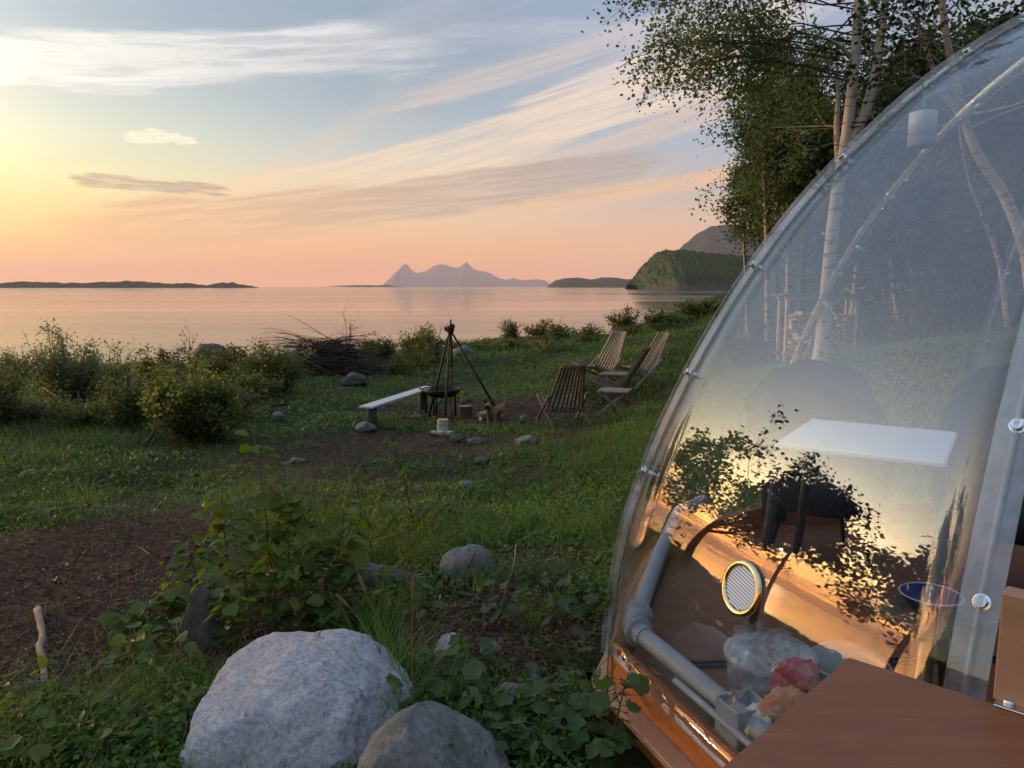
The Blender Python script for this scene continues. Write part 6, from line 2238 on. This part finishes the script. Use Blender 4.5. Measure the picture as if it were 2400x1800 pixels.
def sapling(base, top, n, size, meshes, label, seed, name='sapling', cat='sapling', group=None, stemmat='green_stem', r0=0.006, f0=0.2, arch=0.06, partname='leaf', petiole=0.03, side=0, flat=0.35):
    r = np.random.default_rng(seed)
    base = np.array(base, float); top = np.array(top, float)
    e = empty(name, base, 0, label, cat, group)
    h = np.linalg.norm(top - base)
    midp = (top - base) * 0.55 + r.normal(size=3) * arch * h * [1, 1, 0.2]
    main = bez(np.zeros(3), midp, top - base, 12)
    mb = MB()
    mb.tube(main, np.linspace(r0, r0 * 0.3, 12), 6)
    lines = [main]
    for s in range(side):
        t = r.uniform(0.3, 0.75)
        p = main[int(t * 11)]
        a = r.uniform(0, 6.28)
        q = p + np.array([math.cos(a) * 0.45, math.sin(a) * 0.45, 0.6]) * h * r.uniform(0.22, 0.38)
        ln = bez(p, (p + q) / 2 + [0, 0, -0.02], q, 8)
        mb.tube(ln, np.linspace(r0 * 0.55, r0 * 0.25, 8), 5)
        lines.append(ln)
    pos = []
    for i in range(n):
        ln = lines[r.integers(1, len(lines))] if len(lines) > 1 and r.random() < 0.35 else main
        lo = f0 if ln is main else 0.25
        t = lo + (1 - lo) * (i + r.uniform(0, 1)) / n
        j = min(int(t * (len(ln) - 1)), len(ln) - 2)
        p = ln[j] + (ln[j + 1] - ln[j]) * (t * (len(ln) - 1) - j)
        a = i * 2.4 + r.normal() * 0.4
        d = np.array([math.cos(a), math.sin(a), r.normal() * 0.25 - 0.05])
        pe = p + d * petiole * r.uniform(0.6, 1.4) + [0, 0, petiole * 0.3]
        mb.tube([p, pe], [0.0014, 0.001], 3)
        pos.append((pe, d, t))
    mb.build('stem', M[stemmat], e, True)
    for (pe, d, t) in pos:
        dd = d + np.array([0, 0, -flat * r.uniform(0, 1.2)])
        R = frames(dd[None], np.array([r.normal() * 0.45]))[0]
        o = bpy.data.objects.new(partname, meshes[r.integers(0, len(meshes))])
        COL.objects.link(o)
        sc = size * r.uniform(0.65, 1.15) * (1.1 - 0.22 * t)
        o.parent = e
        o.matrix_local = Matrix.Translation(Vector(pe)) @ Matrix(R.tolist()).to_4x4() @ Matrix.Diagonal((sc, sc, sc, 1))
    return e


def near_sapling(ub, vb, ut, vt, **kw):
    b = at_ground(ub, vb)
    Y = b[1]
    t = atY(ut, vt, Y + kw.pop('dy', 0.0))
    b[2] -= 0.01
    return sapling(b, t, **kw)


ASP = [(650, 1475, 592, 1000, 30, 3), (560, 1440, 520, 1130, 26, 2), (680, 1470, 668, 1085, 28, 2), (720, 1480, 705, 1150, 28, 2), (770, 1470, 812, 1170, 24, 2), (470, 1440, 440, 1265, 22, 1), (590, 1490, 560, 1240, 30, 2),
       (740, 1500, 745, 1260, 28, 2), (520, 1500, 478, 1330, 26, 1), (640, 1510, 640, 1270, 32, 2), (700, 1510, 690, 1320, 28, 2), (800, 1490, 830, 1300, 24, 1), (360, 1500, 345, 1390, 20, 1), (420, 1490, 405, 1350, 22, 1),
       (300, 1500, 290, 1430, 16, 0), (560, 1530, 540, 1380, 28, 1), (780, 1520, 775, 1390, 24, 1), (850, 1480, 870, 1340, 18, 1), (330, 1560, 315, 1480, 16, 0), (610, 1420, 600, 1180, 28, 2), (500, 1400, 500, 1200, 24, 1)]
ASP_LAB = ['tallest aspen sapling with widely spaced leaves above the clump', 'tall aspen sapling at the upper left of the clump', 'tall aspen sapling right of the tallest one', 'aspen sapling in the upper middle of the clump',
           'aspen sapling leaning right with big blue green leaves at its tip', 'aspen sapling at the left rim of the clump above the brown slab', 'dense aspen sapling in the middle of the clump', 'aspen sapling above the dark mossy stone',
           'short aspen sapling directly above the upright brown slab', 'dense aspen sapling hanging over the dark hollow', 'aspen sapling in front of the dark hollow', 'aspen sapling above the rotten log',
           'short aspen sapling at the left edge of the brown litter', 'short aspen sapling left of the upright brown slab', 'tiny aspen shoot farthest left of the clump', 'low aspen shoot right of the upright brown slab',
           'low aspen shoot behind the large boulder', 'low aspen shoot at the right end beside the rotten log', 'tiny aspen shoot in front of the pale broken branch', 'aspen sapling behind the tallest one', 'aspen sapling at the back left of the clump']
for k, ((ub, vb, ut, vt, n, sd), lab) in enumerate(zip(ASP, ASP_LAB)):
    near_sapling(ub, vb, ut, vt, n=int(n * (1.25 if k > 4 else 1.5)), size=0.088 if k > 4 else 0.095, meshes=AL if k > 4 and k != 19 else AT, f0=0.2 if k > 4 else 0.32, label=lab, seed=500 + k, name='aspen_sapling', group='aspen saplings behind the boulder', side=sd, r0=0.0055)

ROW = [(850, 1245, 838, 1095, 9, 'rowan sapling with yellow green fronds left of the bare stem'), (972, 1248, 912, 1010, 8, 'nearly bare dark rowan stem with a few fronds in front of the fire place'),
       (880, 1330, 850, 1200, 10, 'bright green rowan seedling left of the rounded mossy stone'), (930, 1320, 920, 1180, 12, 'bright green rowan seedling below the bare stem'), (985, 1310, 990, 1200, 10, 'rowan seedling just above the rounded mossy stone'),
       (900, 1290, 890, 1150, 10, 'rowan seedling between two bright green ones'), (1010, 1270, 1020, 1190, 8, 'low rowan seedling behind the rounded mossy stone'), (840, 1340, 815, 1240, 8, 'rowan seedling at the right rim of the aspen clump'),
       (960, 1360, 955, 1270, 8, 'low rowan seedling in front of the rounded mossy stone'), (1300, 1235, 1288, 1045, 16, 'upright green sapling standing alone in the grass'), (870, 1010, 858, 985, 3, 'small rowan shoot with two bright fronds below the bench'),
       (1180, 1160, 1175, 1090, 6, 'small green sapling between bare stem and dome')]
for k, (ub, vb, ut, vt, n, lab) in enumerate(ROW):
    near_sapling(ub, vb, ut, vt, n=n, size=0.145 if k != 9 else 0.085, meshes=RL, label=lab, seed=600 + k, name='rowan_sapling', group='rowan saplings in the grass', side=3 if k == 1 else 1, r0=0.008 if k == 1 else 0.005,
                 stemmat='twig' if k in (0, 1, 9) else 'green_stem', f0=0.3 if k in (1,) else 0.15, partname='frond', petiole=0.02)

# low herbs with lobed leaves round the stones
HERB = [(905, 1640), (960, 1660), (1000, 1620), (1040, 1680), (1080, 1650), (1120, 1690), (1150, 1720), (1180, 1760), (1220, 1740), (1260, 1720), (1300, 1700), (1340, 1690), (1280, 1780), (1340, 1760), (1390, 1780), (1240, 1790), (1150, 1790),
        (1100, 1580), (1210, 1480), (1240, 1440), (1180, 1440), (1320, 1500), (1330, 1560), (1350, 1430), (1290, 1640), (1380, 1660), (1060, 1600), (1130, 1460), (990, 1440), (1310, 1380), (1210, 1560)]
for k, (u, v) in enumerate(HERB):
    near_sapling(u, v + 20, u + (k * 37 % 31) - 15, v - 55 - (k * 53 % 40), n=11, size=0.075 if v < 1560 else 0.085, meshes=HL if k % 3 else SL, label=near_label(('dark green toothed herb', 'narrow leaved herb')[k % 3 == 0], at_ground(u, v + 20)),
                 seed=700 + k, name='herb', cat='herb', group='herbs among the stones beside the dome', r0=0.003, f0=0.15, arch=0.12, petiole=0.05)
HERB2 = [(40, 1640), (100, 1660), (160, 1650), (220, 1620), (60, 1720), (130, 1740), (200, 1720), (270, 1700), (330, 1680), (380, 1640), (300, 1770), (220, 1790), (370, 1760), (100, 1795), (20, 1780), (400, 1720), (360, 1590), (410, 1600), (280, 1640), (430, 1560)]
for k, (u, v) in enumerate(HERB2):
    near_sapling(u, v + 20, u + (k * 41 % 37) - 18, v - 60 - (k * 29 % 35), n=13, size=0.070, meshes=(SL, AL, DL)[k % 3], label=near_label(('narrow leaved herb', 'round leaved low herb', 'feathery low herb')[k % 3], at_ground(u, v + 20)), seed=760 + k, name='herb', cat='herb',
                 group='herbs left of the large boulder', r0=0.003, f0=0.12, arch=0.12, petiole=0.04)
near_sapling(1432, 1775, 1428, 1505, n=16, size=0.075, meshes=DL, label='slender green sapling growing up against the dome base corner', seed=801, name='sapling', side=2, r0=0.005, stemmat='twig', partname='frond', dy=-0.02, f0=0.3)
near_sapling(1420, 1800, 1478, 1560, n=12, size=0.070, meshes=HL, label='currant shoot with dark lobed leaves in front of the orange base board', seed=802, name='sapling', side=2, r0=0.004, stemmat='twig', f0=0.3, dy=-0.08)


# grass tufts and flowering stalks
def tuft(u, v, n, hgt, label, seed, mat='grass', w=0.005):
    b = at_ground(u, v)
    r = np.random.default_rng(seed)
    P = np.c_[r.normal(size=(n, 2)) * 0.05, np.zeros(n)]
    a = r.uniform(0, 6.28, n)
    d = np.stack([np.cos(a) * 0.35, np.sin(a) * 0.35, np.ones(n)], 1) + r.normal(size=(n, 3)) * 0.08
    R = frames(d, r.uniform(0, 6.28, n) * 0)
    # turn the blade so that it arches outwards
    out = np.stack([np.cos(a), np.sin(a), np.zeros(n)], 1)
    dn = d / np.linalg.norm(d, axis=1)[:, None]
    nz_ = out - dn * (out * dn).sum(1)[:, None]; nz_ /= np.linalg.norm(nz_, axis=1)[:, None]
    R = np.stack([np.cross(dn, nz_), dn, nz_], 2)
    s = hgt * r.uniform(0.5, 1.1, n)
    V, F = instances(BLADE, P, R, np.full(n, w) * r.uniform(0.7, 1.3, n), s)
    o = link('grass_tuft', mesh_np('grass_tuft', V, F), None, M[mat])
    o.location = b
    return tag(o, label, 'grass tuft', 'long grass tufts')


TUFT = [(930, 1690, 90, 0.45), (905, 1620, 80, 0.42), (960, 1600, 60, 0.36), (890, 1560, 70, 0.40), (985, 1690, 60, 0.34), (1145, 1290, 60, 0.30), (1180, 1270, 60, 0.34), (1220, 1250, 70, 0.30), (1265, 1260, 60, 0.30), (1320, 1265, 60, 0.32),
        (1275, 1450, 60, 0.20), (1370, 1260, 60, 0.30), (1100, 1250, 50, 0.28), (870, 1500, 60, 0.34), (1250, 1470, 50, 0.18), (1400, 1230, 50, 0.30), (1210, 1640, 30, 0.22), (1050, 1392, 45, 0.20), (1120, 1396, 45, 0.22), (1160, 1370, 40, 0.24), (866, 990, 40, 0.16), (880, 978, 40, 0.16), (990, 952, 40, 0.15), (1016, 948, 40, 0.14)]
for k, (u, v, n, hh) in enumerate(TUFT):
    tuft(u, v, n, hh, near_label('long arching grass tuft', at_ground(u, v)), 820 + k)
for k, (ub, vb, ut, vt, lab) in enumerate([(940, 1640, 850, 1370, 'pale flowering grass stalk leaning left over the large boulder'), (900, 1560, 805, 1410, 'pale grass stalk bending over the dark hollow'), (965, 1700, 968, 1380, 'upright flowering grass stalk right of the boulder'),
                                           (990, 1560, 1105, 1310, 'flowering grass stalk leaning right across the mossy stone'), (960, 1420, 940, 1280, 'thin grass stalk left of the mossy stone'), (930, 1560, 962, 1520, 'short grass stalk with a pale seed head')]):
    b = at_ground(ub, vb)
    t = atY(ut, vt, b[1] + 0.03)
    e = empty('grass_stalk', b, 0, lab, 'grass stalk', 'flowering grass stalks')
    pts = bez(np.zeros(3), (t - b) * 0.5 + [0, 0, 0.06], t - b, 10)
    MB().tube(pts, np.linspace(0.0022, 0.0012, 10), 5).build('stem', M['straw'], e, True)
    q = pts[-1]; d = pts[-1] - pts[-2]; d /= np.linalg.norm(d)
    MB().tube([q - d * 0.05, q - d * 0.02, q + d * 0.02, q + d * 0.05], [0.002, 0.007, 0.006, 0.001], 6).build('seed_head', M['straw'], e, True)


# ------------------------------------------------------------------ ground vegetation that nobody could count
def scatter(n, seed, r0=1.35, r1=27.0, a0=-50, a1=62):
    r = np.random.default_rng(seed)
    R = np.exp(r.uniform(math.log(r0), math.log(r1), n))
    A = np.radians(r.uniform(a0, a1, n))
    x, y = R * np.sin(A), R * np.cos(A)
    ok = np.hypot(x - DC[0], y - DC[1]) > 1.98
    ok &= ~(((x - 0.95) * 0.9 + (y - 0.9) > -0.75) & (y < 1.55) & (x > 0.15))
    ok &= np.hypot((x - big.location.x) / 0.40, (y - big.location.y) / 0.40) > 1
    ok &= np.hypot((x - b2.location.x) / 0.25, (y - b2.location.y) / 0.22) > 1
    ok &= y < shore_y(x) + 2.0
    return r, x[ok], y[ok], R[ok]


# a second, coarser ring all round for other viewpoints and for what the dome mirrors
def scatter_side(n, seed):
    r = np.random.default_rng(seed)
    x = r.uniform(-13, -1, n); y = r.uniform(-7, 10, n)
    a = np.degrees(np.arctan2(x, y))
    ok = (a < -50) & (np.hypot(x, y) > 1.2)
    return r, x[ok], y[ok], np.hypot(x[ok], y[ok]) * 1.3


def grass_field(name, n, seed, label, mat, h0, h1, wd, thr, sc=scatter):
    r, x, y, D = sc(n, seed)
    b = bare(x, y)
    dens = vnoise(x * 0.35, y * 0.35, 40) * 0.35 + vnoise(x * 0.9, y * 0.9, 41) * 0.35 + vnoise(x * 2.6, y * 2.6, 42) * 0.30
    keep = r.random(len(x)) < np.clip((dens - thr) * 3.2, 0.06, 1) * np.clip(1.05 - 1.1 * b, 0.03, 1)
    # the strip of poor soil beside the dome carries little grass
    x, y, D, dens = x[keep], y[keep], D[keep], dens[keep]
    n = len(x)
    z = ground_z(x, y)
    a = r.uniform(0, 6.28, n)
    lean = r.uniform(0.15, 0.75, n)
    out = np.stack([np.cos(a), np.sin(a), np.zeros(n)], 1)
    d = out * lean[:, None] + [0, 0, 1.0]
    dn = d / np.linalg.norm(d, axis=1)[:, None]
    nn = out - dn * (out * dn).sum(1)[:, None]; nn /= np.linalg.norm(nn, axis=1)[:, None]
    R = np.stack([np.cross(dn, nn), dn, nn], 2)
    far = 1 + 0.035 * D
    s = r.uniform(h0, h1, n) * (0.55 + 0.75 * dens) * far
    w = wd * r.uniform(0.7, 1.4, n) * (1 + 0.16 * D)
    V, F = instances(BLADE, np.stack([x, y, z - 0.005], 1), R, w, s)
    o = link(name, mesh_np(name, V, F), None, M[mat])
    return tag(o, label, kind='stuff')


def cover_field(name, n, seed, label, mat, s0, s1, hmax, thr, T=LEAF, sc=scatter):
    r, x, y, D = sc(n, seed)
    b = bare(x, y)
    dens = vnoise(x * 0.45, y * 0.45, 50) * 0.30 + vnoise(x * 1.2, y * 1.2, 51) * 0.35 + vnoise(x * 3.4, y * 3.4, 52) * 0.35
    keep = r.random(len(x)) < np.clip((dens - thr) * 3.5, 0.05, 1) * np.clip(1.1 - 1.15 * b, 0.05, 1)
    x, y, D, dens = x[keep], y[keep], D[keep], dens[keep]
    n = len(x)
    hh = hmax * np.clip((dens - thr) * 2.2, 0.1, 1.0)
    z = ground_z(x, y) + hh * np.sqrt(r.random(n))
    d = r.normal(size=(n, 3)); d[:, 2] = np.abs(d[:, 2]) * 0.5
    R = frames(d, r.normal(size=n) * 0.7)
    s = r.uniform(s0, s1, n) * (1 + 0.10 * D)
    V, F = instances(T, np.stack([x, y, z], 1), R, s)
    o = link(name, mesh_np(name, V, F), None, M[mat])
    return tag(o, label, kind='stuff')


grass_field('grass', 250000, 901, 'short green grass of the shore clearing', 'grass', 0.05, 0.15, 0.0022, 0.28)
cover_field('ground_cover', 240000, 902, 'low heath leaves and bilberry growing over the clearing', 'leaf_cover', 0.014, 0.028, 0.13, 0.30)
cover_field('ground_cover', 60000, 903, 'broader low leaves mixed into the grass', 'leaf_herb', 0.022, 0.045, 0.10, 0.42, ASPEN)
grass_field('dry_grass', 22000, 904, 'dry straw blades between the green grass', 'straw', 0.05, 0.14, 0.0016, 0.2)
grass_field('tall_grass', 46000, 908, 'taller loose grass stems standing above the short grass', 'grass', 0.16, 0.34, 0.0016, 0.36)
grass_field('dry_grass', 9000, 909, 'tall dry stalks standing among the grass', 'straw', 0.14, 0.36, 0.0012, 0.34)
grass_field('grass', 60000, 905, 'grass of the bank to the left of the viewer', 'grass', 0.08, 0.20, 0.004, 0.2, scatter_side)
cover_field('ground_cover', 30000, 906, 'heath leaves of the bank to the left of the viewer', 'leaf_cover', 0.03, 0.05, 0.18, 0.25, LEAF, scatter_side)

# brown litter: chips, needles and dead leaves on the bare patches
r, x, y, D = scatter(420000, 907, 1.35, 16.0)
b = bare(x, y)
keep = r.random(len(x)) < np.clip(b * 1.1, 0.02, 1) * 0.9
x, y, D = x[keep], y[keep], D[keep]
n = len(x)
a = r.uniform(0, 6.28, n)
d = np.stack([np.cos(a), np.sin(a), r.normal(size=n) * 0.22], 1)
R = frames(d, r.normal(size=n) * 0.5)
s = r.uniform(0.006, 0.030, n) * (1 + 0.07 * D)
w = s * r.choice([0.10, 0.14, 0.3, 0.55], n, p=[0.4, 0.3, 0.2, 0.1])
V, F = instances(CHIP, np.stack([x, y, ground_z(x, y) + 0.012 + 0.012 * r.random(n)], 1), R, w, s)
tag(link('leaf_litter', mesh_np('leaf_litter', V, F), None, M['litter']), 'brown litter of chips, twigs and dead leaves on bare soil', kind='stuff')
